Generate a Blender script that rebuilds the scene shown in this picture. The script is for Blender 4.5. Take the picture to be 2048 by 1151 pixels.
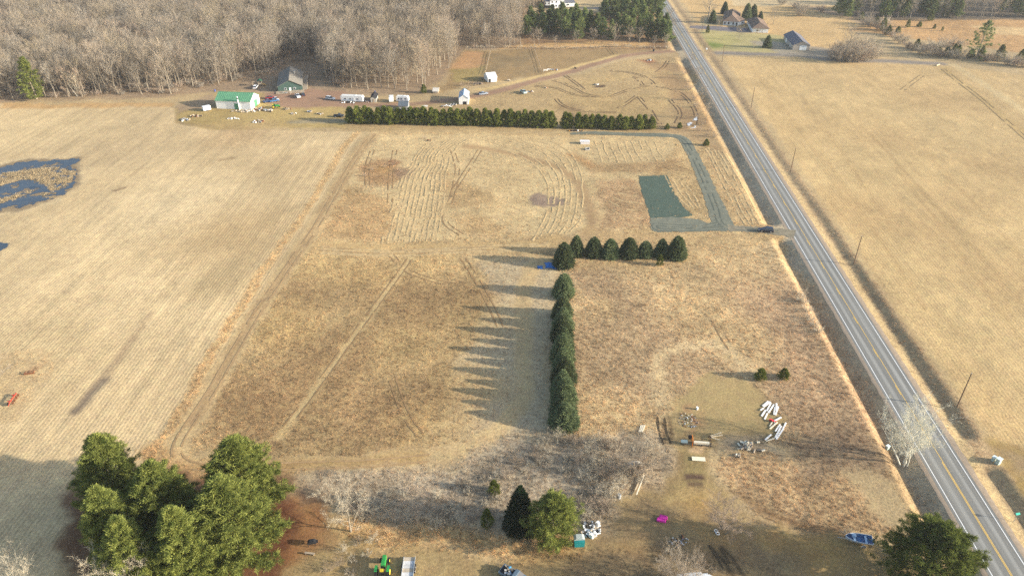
import bpy, math, random
import numpy as np
from mathutils import Vector, Matrix, Euler

# ------------------------------------------------------------------ camera, light, exposure
for o in list(bpy.data.objects):
    bpy.data.objects.remove(o)
SC = bpy.context.scene
COL = SC.collection
CAM_H = 118.0                      # flying height of the drone, metres
FPX = 1450.0                       # focal length in photo pixels (2048 wide)
PITCH = math.radians(32.6)
SUN_EL = math.radians(16.0)
SUN_AZ = math.radians(-11.0)       # measured from +X, counter-clockwise
cam_d = bpy.data.cameras.new('camera')
cam_d.sensor_width = 36.0
cam_d.lens = FPX / 2048 * 36.0
cam_d.clip_start = 1.0
cam_d.clip_end = 9000.0
cam = bpy.data.objects.new('camera', cam_d)
COL.objects.link(cam)
cam.location = (0, 0, CAM_H)
cam.rotation_euler = (math.pi / 2 - PITCH, 0, 0)
SC.camera = cam

S = Vector((math.cos(SUN_EL) * math.cos(SUN_AZ), math.cos(SUN_EL) * math.sin(SUN_AZ), math.sin(SUN_EL)))
world = bpy.data.worlds.new('World')
SC.world = world
world.use_nodes = True
wn = world.node_tree.nodes
sky = wn.new('ShaderNodeTexSky')
sky.sky_type = 'NISHITA'
sky.sun_disc = False
sky.sun_elevation = SUN_EL
sky.sun_rotation = math.atan2(S.x, S.y)
sky.air_density = 1.0
sky.dust_density = 1.6
sky.ozone_density = 1.0
bg = wn['Background']
bg.inputs['Strength'].default_value = 0.15
world.node_tree.links.new(sky.outputs[0], bg.inputs['Color'])

sun_d = bpy.data.lights.new('sun', 'SUN')
sun_d.energy = 5.0
sun_d.angle = math.radians(0.6)
sun_d.color = (1.0, 0.93, 0.80)
sun = bpy.data.objects.new('sun', sun_d)
COL.objects.link(sun)
sun.location = (200, -40, 200)
sun.rotation_euler = (-S).to_track_quat('-Z', 'Y').to_euler()

vs = SC.view_settings
vs.view_transform = 'Standard'
vs.look = 'None'
vs.gamma = 1.0
vs.use_curve_mapping = False
vs.exposure = 1.1
HAZE = 0.0001
SC.cycles.volume_bounces = 0
SC.cycles.max_bounces = 5
SC.cycles.diffuse_bounces = 3
SC.cycles.glossy_bounces = 2
SC.cycles.transmission_bounces = 3
SC.cycles.transparent_max_bounces = 6
SC.cycles.use_denoising = False
SC.cycles.denoiser = 'OPENIMAGEDENOISE'
SC.cycles.denoising_input_passes = 'RGB_ALBEDO_NORMAL'
SC.cycles.denoising_prefilter = 'ACCURATE'
SC.cycles.use_adaptive_sampling = True
SC.cycles.adaptive_threshold = 0.01
SC.cycles.sample_clamp_indirect = 4.0

# ------------------------------------------------------------------ helpers
R = math.radians
RNG = np.random.default_rng(7)
random.seed(7)
cp, sp = math.cos(PITCH), math.sin(PITCH)


def ground_at(u, v, z=0.0):
    """Survey point: where the sight line of photo pixel (u, v) meets the height z."""
    u = np.asarray(u, float); v = np.asarray(v, float)
    x = (u - 1024.0) / FPX; y = (575.5 - v) / FPX
    dy = y * sp + cp; dz = y * cp - sp
    t = (CAM_H - z) / (-dz)
    return x * t, dy * t


ALPHA = R(2.76)                    # the parcel grid and the road run this far east of the view axis
NS = np.array([math.sin(ALPHA), math.cos(ALPHA)])
EW = np.array([math.cos(ALPHA), -math.sin(ALPHA)])
_rx, _ry = ground_at(1673.0, 576.0)
ROAD_T0 = float(_rx * EW[0] + _ry * EW[1])


def road_st(x, y):
    return x * NS[0] + y * NS[1], x * EW[0] + y * EW[1] - ROAD_T0


def road_xy(s, t):
    t = t + ROAD_T0
    return s * NS[0] + t * EW[0], s * NS[1] + t * EW[1]


_hash = np.random.default_rng(3).random((512, 512))


def vnoise(x, y, seed=0):
    x = np.asarray(x, float) + seed * 37.13; y = np.asarray(y, float) + seed * 91.7
    xi = np.floor(x).astype(int); yi = np.floor(y).astype(int)
    fx = x - xi; fy = y - yi
    fx = fx * fx * (3 - 2 * fx); fy = fy * fy * (3 - 2 * fy)
    a = _hash[xi % 512, yi % 512]; b = _hash[(xi + 1) % 512, yi % 512]
    c = _hash[xi % 512, (yi + 1) % 512]; d = _hash[(xi + 1) % 512, (yi + 1) % 512]
    return (a * (1 - fx) + b * fx) * (1 - fy) + (c * (1 - fx) + d * fx) * fy


def fbm(x, y, seed=0, octv=4):
    s = 0; a = 0.5; tot = 0
    for k in range(octv):
        s = s + a * vnoise(x * 2 ** k, y * 2 ** k, seed + k); tot += a; a *= 0.5
    return s / tot


def sstep(a, b, x):
    t = np.clip((x - a) / (b - a), 0, 1)
    return t * t * (3 - 2 * t)


# places where a driveway crosses the ditch (distance along the road, half width)
def _s_of(u, v):
    x, y = ground_at(u, v); return float(road_st(x, y)[0])


CROSS_L = [(_s_of(1562, 463), 4.0), (_s_of(1352, 108), 7.0)]
CROSS_R = [(_s_of(1420, 106), 5.0), (_s_of(1385, 55), 6.0), (_s_of(1960, 905), 3.0)]


def height(x, y):
    """Terrain height."""
    x = np.asarray(x, float); y = np.asarray(y, float)
    s, t = road_st(x, y)
    wob = (fbm(s * 0.05, s * 0 + 2.0, 5) - 0.5) * 1.6
    h = (fbm(x * 0.02, y * 0.02, 11, 3) - 0.5) * 0.9 * sstep(12, 40, np.abs(t))
    h = h + (fbm(x * 0.25, y * 0.25, 21, 2) - 0.5) * 0.16 * sstep(7, 16, np.abs(t))
    near = sstep(330, 90, s)
    dl = -1.25 - 0.35 * near
    tl = -t + wob * sstep(6, 9, -t) * 0.5
    pl = np.where(tl < 4.9, 0, np.where(tl < 9.2, dl * sstep(4.7, 9.4, tl), dl + (0.15 - dl) * sstep(9.2, 12.6, tl)))
    pl = np.where(tl > 12.6, 0.15 * sstep(20, 12.6, tl), pl)
    kl = np.ones_like(s)
    for c, w in CROSS_L:
        kl = kl * sstep(w, w + 3.0, np.abs(s - c))
    dr = -0.3 - 0.4 * near
    tr = t + wob * sstep(6, 9, t)
    top = 0.05 + 0.3 * near
    pr = np.where(tr < 5.0, 0, np.where(tr < 8.6, dr * sstep(4.6, 8.8, tr), dr + (top - dr) * sstep(8.4, 11.6 + 0.9 * near, tr)))
    pr = np.where(tr > 13.4, top * sstep(26, 13.4, tr), pr)
    kr = np.ones_like(s)
    for c, w in CROSS_R:
        kr = kr * sstep(w, w + 3.0, np.abs(s - c))
    return h + np.where(t < 0, pl * kl, pr * kr)


def P(u, v):
    """Ground point (x, y, z) under a photo pixel, on the terrain."""
    z = 0.0
    for _ in range(3):
        x, y = ground_at(u, v, z); z = float(height(x, y))
    return Vector((float(x), float(y), z))


def yaw(p, q):
    a = P(*p); b = P(*q)
    return math.atan2(b.y - a.y, b.x - a.x)


def srgb(c):
    c = np.asarray(c, float) / 255.0
    return np.where(c <= 0.04045, c / 12.92, ((c + 0.055) / 1.055) ** 2.4)


LIGHT = np.array([1.60, 1.58, 1.58])     # how bright a white card lies in this daylight


def alb(r, g, b):
    """Base colour of a ground surface whose colour in full daylight is (r, g, b)."""
    c = srgb((r, g, b)) / LIGHT
    return np.clip(c * .95 + c.mean() * .05, 0.004, 0.85)


# ---- mesh building
class MB:
    def __init__(self):
        self.v = []; self.f = []

    def add(self, vs, fs):
        k = len(self.v)
        self.v += [tuple(p) for p in vs]
        self.f += [tuple(i + k for i in f) for f in fs]
        return self

    def box(self, c, s, rz=0.0, rx=0.0, ry=0.0, taper=1.0):
        m = Euler((rx, ry, rz)).to_matrix()
        vs = []
        for dz in (-.5, .5):
            k = taper if dz > 0 else 1.0
            for dx, dy in ((-.5, -.5), (.5, -.5), (.5, .5), (-.5, .5)):
                vs.append(Vector(c) + m @ Vector((dx * s[0] * k, dy * s[1] * k, dz * s[2])))
        return self.add(vs, [(3, 2, 1, 0), (4, 5, 6, 7), (0, 1, 5, 4), (1, 2, 6, 5), (2, 3, 7, 6), (3, 0, 4, 7)])

    def prism(self, prof, y0, y1, inset=None):
        """Profile in x/z pushed along y; inset moves chosen points inwards at both ends."""
        n = len(prof); a = []; b = []
        for i, (x, z) in enumerate(prof):
            d = inset[i] if inset else 0
            a.append((x, y0 + d, z)); b.append((x, y1 - d, z))
        fs = [tuple(range(n)), tuple(range(2 * n - 1, n - 1, -1))]
        fs += [(i, i + n, (i + 1) % n + n, (i + 1) % n) for i in range(n)]
        return self.add(a + b, fs)

    def cyl(self, p, q, r0, r1=None, n=10, caps=True):
        r1 = r0 if r1 is None else r1
        p = Vector(p); q = Vector(q); d = (q - p)
        L = d.length or 1e-6; d /= L
        a = d.orthogonal().normalized(); b = d.cross(a)
        vs = [p + (a * math.cos(t) + b * math.sin(t)) * r0 for t in [2 * math.pi * i / n for i in range(n)]]
        vs += [q + (a * math.cos(t) + b * math.sin(t)) * r1 for t in [2 * math.pi * i / n for i in range(n)]]
        fs = [(i, (i + 1) % n, (i + 1) % n + n, i + n) for i in range(n)]
        if caps:
            fs += [tuple(range(n - 1, -1, -1)), tuple(range(n, 2 * n))]
        return self.add(vs, fs)

    def ring(self, c, axis, R0, r, n=14, m=6):
        axis = Vector(axis).normalized(); a = axis.orthogonal().normalized(); b = axis.cross(a)
        vs = []; fs = []
        for i in range(n):
            t = 2 * math.pi * i / n; e = a * math.cos(t) + b * math.sin(t)
            for j in range(m):
                w = 2 * math.pi * j / m
                vs.append(Vector(c) + e * (R0 + r * math.cos(w)) + axis * r * math.sin(w))
                fs.append((i * m + j, ((i + 1) % n) * m + j, ((i + 1) % n) * m + (j + 1) % m, i * m + (j + 1) % m))
        return self.add(vs, fs)

    def build(self, name, mat, parent=None, smooth=False):
        me = bpy.data.meshes.new(name)
        me.from_pydata(self.v, [], self.f)
        me.update()
        return link_mesh(name, me, mat, parent, smooth)


def link_mesh(name, me, mat, parent=None, smooth=False):
    o = bpy.data.objects.new(name, me)
    COL.objects.link(o)
    for m in (mat if isinstance(mat, (list, tuple)) else [mat]):
        if m is not None:
            me.materials.append(m)
    if smooth:
        me.polygons.foreach_set('use_smooth', np.ones(len(me.polygons), bool))
    if parent is not None:
        o.parent = parent
    return o


def np_mesh(name, V, F, k=None):
    """Mesh from arrays; F is (n, 3) or (n, 4)."""
    V = np.asarray(V, np.float32); F = np.asarray(F, np.int32)
    me = bpy.data.meshes.new(name)
    me.vertices.add(len(V)); me.vertices.foreach_set('co', V.ravel())
    n, w = F.shape
    me.loops.add(n * w); me.loops.foreach_set('vertex_index', F.ravel())
    me.polygons.add(n)
    me.polygons.foreach_set('loop_start', np.arange(0, n * w, w, dtype=np.int32))
    if k is not None:
        me.polygons.foreach_set('material_index', np.asarray(k, np.int32))
    me.update(calc_edges=True)
    return me


def tag(o, label=None, cat=None, group=None, kind=None):
    if label: o['label'] = label
    if cat: o['category'] = cat
    if group: o['group'] = group
    if kind: o['kind'] = kind
    return o


def thing(name, label, cat, loc=(0, 0, 0), rz=0.0, group=None):
    o = bpy.data.objects.new(name, None)
    o.empty_display_size = 0.5
    COL.objects.link(o)
    o.location = loc; o.rotation_euler = (0, 0, rz)
    return tag(o, label, cat, group)


def copy_tree(o, parent=None):
    c = o.copy(); COL.objects.link(c)
    if parent is not None:
        c.parent = parent
        c.matrix_parent_inverse = o.matrix_parent_inverse
    for ch in KIDS.get(o.name, []):
        copy_tree(ch, c)
    return c


KIDS = {}


def note_kids(o):
    def walk(a):
        KIDS[a.name] = list(a.children)
        for c in a.children: walk(c)
    walk(o)
    return o


# ---- materials
MATS = {}


def mat(name, col, rough=0.8, var=0.12, scale=3.0, metal=0.0, spec=0.1, bump=0.0):
    if name in MATS:
        return MATS[name]
    m = bpy.data.materials.new(name); m.use_nodes = True
    nt = m.node_tree; b = nt.nodes['Principled BSDF']
    b.inputs['Roughness'].default_value = rough
    b.inputs['Metallic'].default_value = metal
    b.inputs['Specular IOR Level'].default_value = spec
    tc = nt.nodes.new('ShaderNodeTexCoord')
    nz = nt.nodes.new('ShaderNodeTexNoise'); nz.inputs['Scale'].default_value = scale; nz.inputs['Detail'].default_value = 5
    nt.links.new(tc.outputs['Object'], nz.inputs['Vector'])
    mr = nt.nodes.new('ShaderNodeMapRange')
    mr.inputs['To Min'].default_value = 1 - var * 2; mr.inputs['To Max'].default_value = 1 + var * 2
    mr.clamp = False
    nt.links.new(nz.outputs['Fac'], mr.inputs['Value'])
    mx = nt.nodes.new('ShaderNodeVectorMath'); mx.operation = 'SCALE'
    mx.inputs[0].default_value = tuple(col)[:3]
    nt.links.new(mr.outputs[0], mx.inputs['Scale'])
    nt.links.new(mx.outputs[0], b.inputs['Base Color'])
    if bump:
        bp = nt.nodes.new('ShaderNodeBump'); bp.inputs['Strength'].default_value = bump; bp.inputs['Distance'].default_value = 0.05
        nt.links.new(nz.outputs['Fac'], bp.inputs['Height']); nt.links.new(bp.outputs[0], b.inputs['Normal'])
    MATS[name] = m
    return m


def foliage_mat(name, dark, light, scale=0.8, transl=0.35, per_object=0.25, inst=False):
    """Leaves, needles and twigs: light and dark patches through the crown, some light passes through."""
    if name in MATS:
        return MATS[name]
    m = bpy.data.materials.new(name); m.use_nodes = True
    nt = m.node_tree; nt.nodes.clear()
    out = nt.nodes.new('ShaderNodeOutputMaterial')
    tc = nt.nodes.new('ShaderNodeNewGeometry')
    nz = nt.nodes.new('ShaderNodeTexNoise'); nz.inputs['Scale'].default_value = scale; nz.inputs['Detail'].default_value = 3
    nt.links.new(tc.outputs['Position'], nz.inputs['Vector'])
    rp = nt.nodes.new('ShaderNodeMapRange'); rp.inputs['From Min'].default_value = 0.3; rp.inputs['From Max'].default_value = 0.7
    nt.links.new(nz.outputs['Fac'], rp.inputs['Value'])
    mx = nt.nodes.new('ShaderNodeMix'); mx.data_type = 'RGBA'
    mx.inputs['A'].default_value = (*dark, 1); mx.inputs['B'].default_value = (*light, 1)
    nt.links.new(rp.outputs[0], mx.inputs['Factor'])
    col = mx.outputs['Result']
    oi = nt.nodes.new('ShaderNodeObjectInfo')
    mr = nt.nodes.new('ShaderNodeMapRange'); mr.inputs['To Min'].default_value = 1 - per_object; mr.inputs['To Max'].default_value = 1 + per_object
    nt.links.new(oi.outputs['Random'], mr.inputs['Value'])
    vm = nt.nodes.new('ShaderNodeVectorMath'); vm.operation = 'SCALE'
    nt.links.new(col, vm.inputs[0]); nt.links.new(mr.outputs[0], vm.inputs['Scale'])
    col = vm.outputs[0]
    if inst:
        at = nt.nodes.new('ShaderNodeAttribute'); at.attribute_type = 'INSTANCER'; at.attribute_name = 'tcol'
        ml = nt.nodes.new('ShaderNodeVectorMath'); ml.operation = 'MULTIPLY'
        nt.links.new(col, ml.inputs[0]); nt.links.new(at.outputs['Color'], ml.inputs[1]); col = ml.outputs[0]
    d = nt.nodes.new('ShaderNodeBsdfDiffuse'); t = nt.nodes.new('ShaderNodeBsdfTranslucent')
    nt.links.new(col, d.inputs['Color']); nt.links.new(col, t.inputs['Color'])
    ms = nt.nodes.new('ShaderNodeMixShader'); ms.inputs[0].default_value = transl
    nt.links.new(d.outputs[0], ms.inputs[1]); nt.links.new(t.outputs[0], ms.inputs[2])
    nt.links.new(ms.outputs[0], out.inputs['Surface'])
    MATS[name] = m
    return m


def scatter(name, pts, rot, scl, col, idx, variants, label, cat):
    """One object of kind stuff: a cloud of points, each carrying a copy of one of the variants."""
    me = bpy.data.meshes.new(name)
    n = len(pts)
    me.vertices.add(n); me.vertices.foreach_set('co', np.asarray(pts, np.float32).ravel())
    a = me.attributes.new('rot', 'FLOAT_VECTOR', 'POINT'); a.data.foreach_set('vector', np.asarray(rot, np.float32).ravel())
    a = me.attributes.new('scl', 'FLOAT_VECTOR', 'POINT'); a.data.foreach_set('vector', np.asarray(scl, np.float32).ravel())
    c4 = np.ones((n, 4), np.float32); c4[:, :3] = col
    a = me.attributes.new('tcol', 'FLOAT_COLOR', 'POINT'); a.data.foreach_set('color', c4.ravel())
    a = me.attributes.new('idx', 'INT', 'POINT'); a.data.foreach_set('value', np.asarray(idx, np.int32))
    o = bpy.data.objects.new(name, me); COL.objects.link(o)
    cc = bpy.data.collections.new(name + '_kinds')
    for v in variants:
        cc.objects.link(v)
    ng = bpy.data.node_groups.new(name + '_nodes', 'GeometryNodeTree')
    ng.interface.new_socket('Geometry', in_out='INPUT', socket_type='NodeSocketGeometry')
    ng.interface.new_socket('Geometry', in_out='OUTPUT', socket_type='NodeSocketGeometry')
    N = ng.nodes; L = ng.links
    gi = N.new('NodeGroupInput'); go = N.new('NodeGroupOutput')
    ci = N.new('GeometryNodeCollectionInfo'); ci.inputs['Collection'].default_value = cc
    ci.inputs['Separate Children'].default_value = True; ci.inputs['Reset Children'].default_value = True
    ip = N.new('GeometryNodeInstanceOnPoints'); ip.inputs['Pick Instance'].default_value = True

    def attr(nm, t):
        q = N.new('GeometryNodeInputNamedAttribute'); q.data_type = t; q.inputs['Name'].default_value = nm
        return [s for s in q.outputs if s.enabled and s.name == 'Attribute'][0]
    er = N.new('FunctionNodeEulerToRotation')
    L.new(gi.outputs[0], ip.inputs['Points']); L.new(ci.outputs[0], ip.inputs['Instance'])
    L.new(attr('idx', 'INT'), ip.inputs['Instance Index'])
    L.new(attr('rot', 'FLOAT_VECTOR'), er.inputs[0]); L.new(er.outputs[0], ip.inputs['Rotation'])
    L.new(attr('scl', 'FLOAT_VECTOR'), ip.inputs['Scale'])
    L.new(ip.outputs[0], go.inputs[0])
    md = o.modifiers.new('scatter', 'NODES'); md.node_group = ng
    return tag(o, label, cat, kind='stuff')


def inside(poly, x, y):
    """Point in polygon, vectorised."""
    c = np.zeros(np.shape(x), bool)
    n = len(poly)
    for i in range(n):
        x0, y0 = poly[i]; x1, y1 = poly[(i + 1) % n]
        if y0 == y1: continue
        k = ((y0 > y) != (y1 > y)) & (x < (x1 - x0) * (y - y0) / (y1 - y0) + x0)
        c ^= k
    return c


def poly_px(pts):
    return [tuple(map(float, ground_at(u, v))) for u, v in pts]


def seg_dist(path, x, y, closed=False):
    """Distance to a polyline."""
    d = np.full(np.shape(x), 1e9)
    m = len(path) if closed else len(path) - 1
    for i in range(m):
        ax, ay = path[i]; bx, by = path[(i + 1) % len(path)]
        dx, dy = bx - ax, by - ay
        t = np.clip(((x - ax) * dx + (y - ay) * dy) / (dx * dx + dy * dy + 1e-9), 0, 1)
        d = np.minimum(d, np.hypot(x - ax - t * dx, y - ay - t * dy))
    return d


def smooth_path(pts, n=8):
    """Catmull-Rom through world points."""
    p = np.asarray(pts, float)
    if len(p) < 3:
        k = np.linspace(0, 1, n * 2)[:, None]
        return p[0] * (1 - k) + p[-1] * k
    q = np.vstack([2 * p[0] - p[1], p, 2 * p[-1] - p[-2]])
    out = []
    for i in range(1, len(q) - 2):
        t = np.linspace(0, 1, n, endpoint=False)[:, None]
        a, b, c, d = q[i - 1], q[i], q[i + 1], q[i + 2]
        out.append(0.5 * (2 * b + (c - a) * t + (2 * a - 5 * b + 4 * c - d) * t ** 2 + (3 * b - a - 3 * c + d) * t ** 3))
    out.append(p[-1:])
    return np.vstack(out)

# ------------------------------------------------------------------ ground: one sheet to the horizon
def ground_grid():
    d = [18, 26, 36, 46]
    y = 54.0
    while y < 720:
        d.append(y); y += max(0.28, y * 0.0046)
    while y < 4500:
        d.append(y); y *= 1.12
    d = np.array(d)
    k = np.linspace(-1, 1, 661)
    k = np.sign(k) * (np.abs(k) * 0.93 + 0.07 * np.abs(k) ** 9)
    half = 0.82 * d + 45
    X = half[:, None] * k[None, :]
    # far flanks
    X[:, 0] -= 2500; X[:, -1] += 2500
    Y = np.repeat(d[:, None], len(k), 1)
    return X, Y


GX, GY = ground_grid()
nr, nc = GX.shape
gx = GX.ravel(); gy = GY.ravel()


def zones(x, y):
    """Colour of the soil and turf, and how rough / row-sown it is, at every point."""
    n = len(x)
    wx = x + (fbm(x * 0.09, y * 0.09, 31) - 0.5) * 9 + (fbm(x * 0.5, y * 0.5, 33, 2) - 0.5) * 2.2
    wy = y + (fbm(x * 0.09, y * 0.09, 32) - 0.5) * 9 + (fbm(x * 0.5, y * 0.5, 34, 2) - 0.5) * 2.2
    C = np.empty((n, 3)); C[:] = alb(206, 176, 128)
    rows = np.zeros(n); ruff = np.full(n, 0.5); tuft = np.zeros(n)

    def area(pts, col, soft=1.2, k=1.0, warp=1.0, row=None, rf=None, tf=None, noise=None):
        nonlocal C
        poly = poly_px(pts)
        px = x + (wx - x) * warp; py = y + (wy - y) * warp
        xs = [p[0] for p in poly]; ys = [p[1] for p in poly]
        bb = (px > min(xs) - 8) & (px < max(xs) + 8) & (py > min(ys) - 8) & (py < max(ys) + 8)
        i = np.nonzero(bb)[0]
        if not len(i): return
        sd = seg_dist(poly, px[i], py[i], True) * np.where(inside(poly, px[i], py[i]), 1, -1)
        w = sstep(-soft, soft, sd) * k
        if noise:
            w = w * sstep(noise[1], noise[2], fbm(x[i] * noise[0], y[i] * noise[0], 77))
        mixin(i, w, col, row, rf, tf)

    def mixin(i, w, col, row, rf, tf):
        if col is not None:
            C[i] = C[i] * (1 - w[:, None]) + alb(*col) * w[:, None]
        if row is not None: rows[i] = rows[i] * (1 - w) + row * w
        if rf is not None: ruff[i] = ruff[i] * (1 - w) + rf * w
        if tf is not None: tuft[i] = tuft[i] * (1 - w) + tf * w

    def line(pts, width, col, soft=0.8, k=1.0, warp=0.35, rf=None, tf=None, row=None):
        path = smooth_path(poly_px(pts), 6)
        px = x + (wx - x) * warp; py = y + (wy - y) * warp
        bb = (px > path[:, 0].min() - width - 4) & (px < path[:, 0].max() + width + 4) & (py > path[:, 1].min() - width - 4) & (py < path[:, 1].max() + width + 4)
        i = np.nonzero(bb)[0]
        if not len(i): return
        d = seg_dist([tuple(p) for p in path], px[i], py[i])
        w = sstep(width / 2 + soft, max(width / 2 - soft, 0), d) * k
        mixin(i, w, col, row, rf, tf)

    def spot(u, v, r, col, k=1.0, soft=0.6, rf=None, tf=None, stretch=1.0):
        cx, cy = map(float, ground_at(u, v))
        d = np.hypot((wx - cx) / stretch, wy - cy)
        i = np.nonzero(d < r * 2.2)[0]
        w = sstep(r * (1 + soft), r * (1 - soft), d[i]) * k
        mixin(i, w, col, None, rf, tf)

    # woods and far fields
    area([(-900, 216), (0, 205), (340, 194), (430, 183), (560, 188), (640, 188), (855, 188), (905, 140), (930, 99), (1045, 97), (1040, -120), (-900, -120)], (176, 148, 116), 3, rf=0.9)
    area([(1040, 99), (1345, 100), (1345, 30), (1330, -80), (1040, -80)], (168, 130, 90), 3, rf=0.7)
    area([(1060, 26), (1250, 26), (1330, -80), (1040, -80)], (206, 178, 130), 2)
    area([(1150, 16), (1210, 14), (1260, 18), (1215, 22)], (165, 152, 140), 2)
    area([(1400, 60), (1660, 110), (1720, 60), (1700, 0), (1900, -90), (1350, -90), (1362, 0)], (222, 182, 122), 2, rf=0.7)
    area([(1470, 12), (1760, 12), (1700, -90), (1350, -90)], (226, 196, 146), 3)
    area([(1560, 5), (1790, 40), (1760, 62), (1700, 40), (1600, 14)], (172, 146, 120), 3, k=.8)
    area([(1690, 60), (2400, 155), (2400, 20), (1790, 34)], (214, 166, 108), 3, rf=0.9, tf=.5)
    area([(1700, 40), (2500, 40), (2500, -140), (1650, -140)], (120, 104, 84), 4, rf=0.9)
    area([(1940, 52), (2300, 60), (2300, 76), (2000, 70)], (234, 196, 136), 2, k=.8)
    # house lawn
    area([(1402, 62), (1440, 60), (1560, 72), (1640, 105), (1560, 106), (1425, 102)], (200, 182, 122), 2, rf=.4)
    area([(1404, 66), (1470, 70), (1480, 92), (1418, 100)], (188, 176, 106), 3, k=.6, rf=.4, noise=(.06, .4, .6))
    spot(1418, 90, 7, (118, 142, 52), .8, .8, stretch=1.0)
    area([(1404, 36), (1436, 38), (1436, 50), (1404, 52)], (182, 170, 130), 2, k=.8)
    line([(1400, 107), (1500, 107), (1600, 113), (1680, 122), (1760, 122), (1880, 128)], 7, (158, 144, 130), 1.5, rf=.2)
    area([(1500, 82), (1570, 84), (1660, 100), (1760, 122), (1560, 112)], (176, 162, 142), 2, k=.85, rf=.2)
    area([(1380, 50), (1440, 53), (1498, 56), (1505, 66), (1440, 62), (1385, 57)], (140, 130, 130), .8, warp=.2, rf=.1)
    # right hay field
    area([(1444, 112), (1600, 114), (1660, 122), (1760, 128), (1880, 130), (2040, 150), (2500, 180), (3400, 1000), (2048, 895), (1990, 888)], (219, 183, 126), 1.5, warp=.3, rf=0.5, row=.6)
    for q in [(1760, 330, 60), (1900, 250, 50), (1850, 560, 45), (2000, 430, 50), (1700, 200, 45), (1990, 700, 35)]:
        spot(q[0], q[1], q[2] * .5, (226, 192, 134), .6, .9)
    for q in [(1940, 400, 28), (1880, 200, 34), (1700, 420, 24), (1990, 560, 24), (1860, 450, 26), (1980, 330, 22), (1780, 280, 22)]:
        spot(q[0], q[1], q[2] * .55, (200, 164, 112), .55, .9)
    for q in [[(1640, 300), (1720, 420), (1850, 620)], [(1790, 330), (1900, 480), (2048, 690)], [(1700, 220), (1860, 400), (2048, 610)], [(1600, 190), (1700, 330), (1780, 450)], [(1850, 300), (1960, 420), (2080, 560)], [(1720, 500), (1830, 680), (1930, 840)], [(1500, 130), (1600, 260), (1700, 410)]]:
        line(q, 1.4, (186, 150, 100), 1.0, k=.32, warp=.15)
    line([(1885, 135), (1960, 195), (2048, 270), (2200, 400)], 5, (206, 172, 114), 2, k=.9)
    line([(1905, 130), (1985, 180), (2100, 260)], 5, (236, 206, 150), 2, k=.6)
    area([(1985, 886), (2100, 893), (2400, 1200), (2150, 1200), (2048, 1060), (2010, 960)], (186, 152, 92), 1.5, rf=.4)
    area([(2000, 905), (2100, 900), (2150, 960), (2048, 960)], (176, 148, 112), 2, k=.7)
    # road verges
    s, t = road_st(x, y)
    for lo, hi, c, kk in ((-14.0, -9.2, (196, 164, 118), .75), (-9.3, -4.6, (200, 180, 148), .95), (4.6, 8.3, (216, 184, 132), .9), (8.3, 12.6, (200, 166, 122), .9)):
        tt = t + (fbm(x * .4, y * .4, 51, 3) - .5) * 1.8
        w = sstep(lo - .7, lo + .7, tt) * sstep(hi + .7, hi - .7, tt) * kk
        i = np.nonzero(w > .002)[0]
        mixin(i, w[i], c, 0.0, .8, .35 if abs(lo) > 7 else .15)
    # pasture, rut field
    area([(905, 142), (928, 101), (1100, 99), (1300, 99), (1232, 112), (1085, 150), (975, 164), (880, 185)], (176, 144, 98), 2, rf=.5)
    area([(930, 108), (1065, 104), (1085, 146), (985, 158)], (158, 134, 96), 2, k=.7, rf=.5, noise=(.08, .35, .6))
    area([(906, 135), (965, 132), (960, 160), (910, 165)], (182, 158, 96), 2, k=.8)
    area([(900, 142), (930, 104), (968, 105), (962, 130), (915, 140)], (214, 164, 112), 2, k=.9)
    area([(1000, 97), (1250, 96), (1300, 92), (1300, 86), (1150, 84), (1010, 90)], (226, 178, 114), 1.5)
    area([(690, 222), (830, 210), (1000, 182), (1120, 158), (1250, 122), (1340, 108), (1392, 150), (1425, 262), (1312, 262), (690, 260)], (198, 166, 116), 2, rf=.7, tf=.15)
    area([(1010, 190), (1330, 130), (1380, 200), (1300, 240), (1100, 225)], (206, 172, 116), 3, k=.75, noise=(.07, .42, .58))
    area([(1280, 120), (1380, 130), (1410, 240), (1370, 255), (1340, 180)], (172, 136, 96), 3, k=.7, noise=(.08, .35, .6))
    line([(1130, 215), (1180, 235), (1300, 245)], 9, (170, 136, 92), 4, k=.6)
    spot(1202, 171, 2.2, (84, 66, 60), .95, .5)
    spot(1296, 122, 4, (190, 130, 90), .9)
    line([(1398, 190), (1408, 225), (1415, 262)], 7, (196, 158, 110), 3, k=.8, tf=.4)
    area([(1310, 256), (1400, 250), (1440, 300), (1425, 320), (1385, 275)], (202, 164, 116), 3, k=.8, tf=.4)
    # yard by the green shed, dirt road
    area([(346, 218), (430, 186), (560, 188), (690, 188), (700, 254), (420, 256), (352, 246)], (196, 166, 104), 2, rf=.5)
    area([(352, 212), (432, 186), (436, 216), (360, 226)], (190, 160, 128), 2, k=.8)
    area([(515, 188), (640, 176), (760, 198), (700, 212), (600, 218), (540, 212)], (176, 138, 110), 2, rf=.3)
    line([(1342, 103), (1290, 106), (1225, 118), (1130, 146), (1060, 165), (1000, 181), (905, 198), (800, 209), (690, 207), (610, 208), (545, 205)], 6.0, (178, 140, 110), 1.5, rf=.2)
    line([(1235, 110), (1130, 138), (1000, 172), (960, 178)], 3.4, (232, 196, 130), 1.2, k=.9)
    line([(585, 243), (640, 241), (692, 241)], 5, (168, 152, 122), 1.5, k=.8)
    line([(430, 200), (400, 216), (365, 225), (350, 235), (370, 248), (430, 252)], 1.6, (160, 130, 100), 1.2, k=.5)
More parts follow.
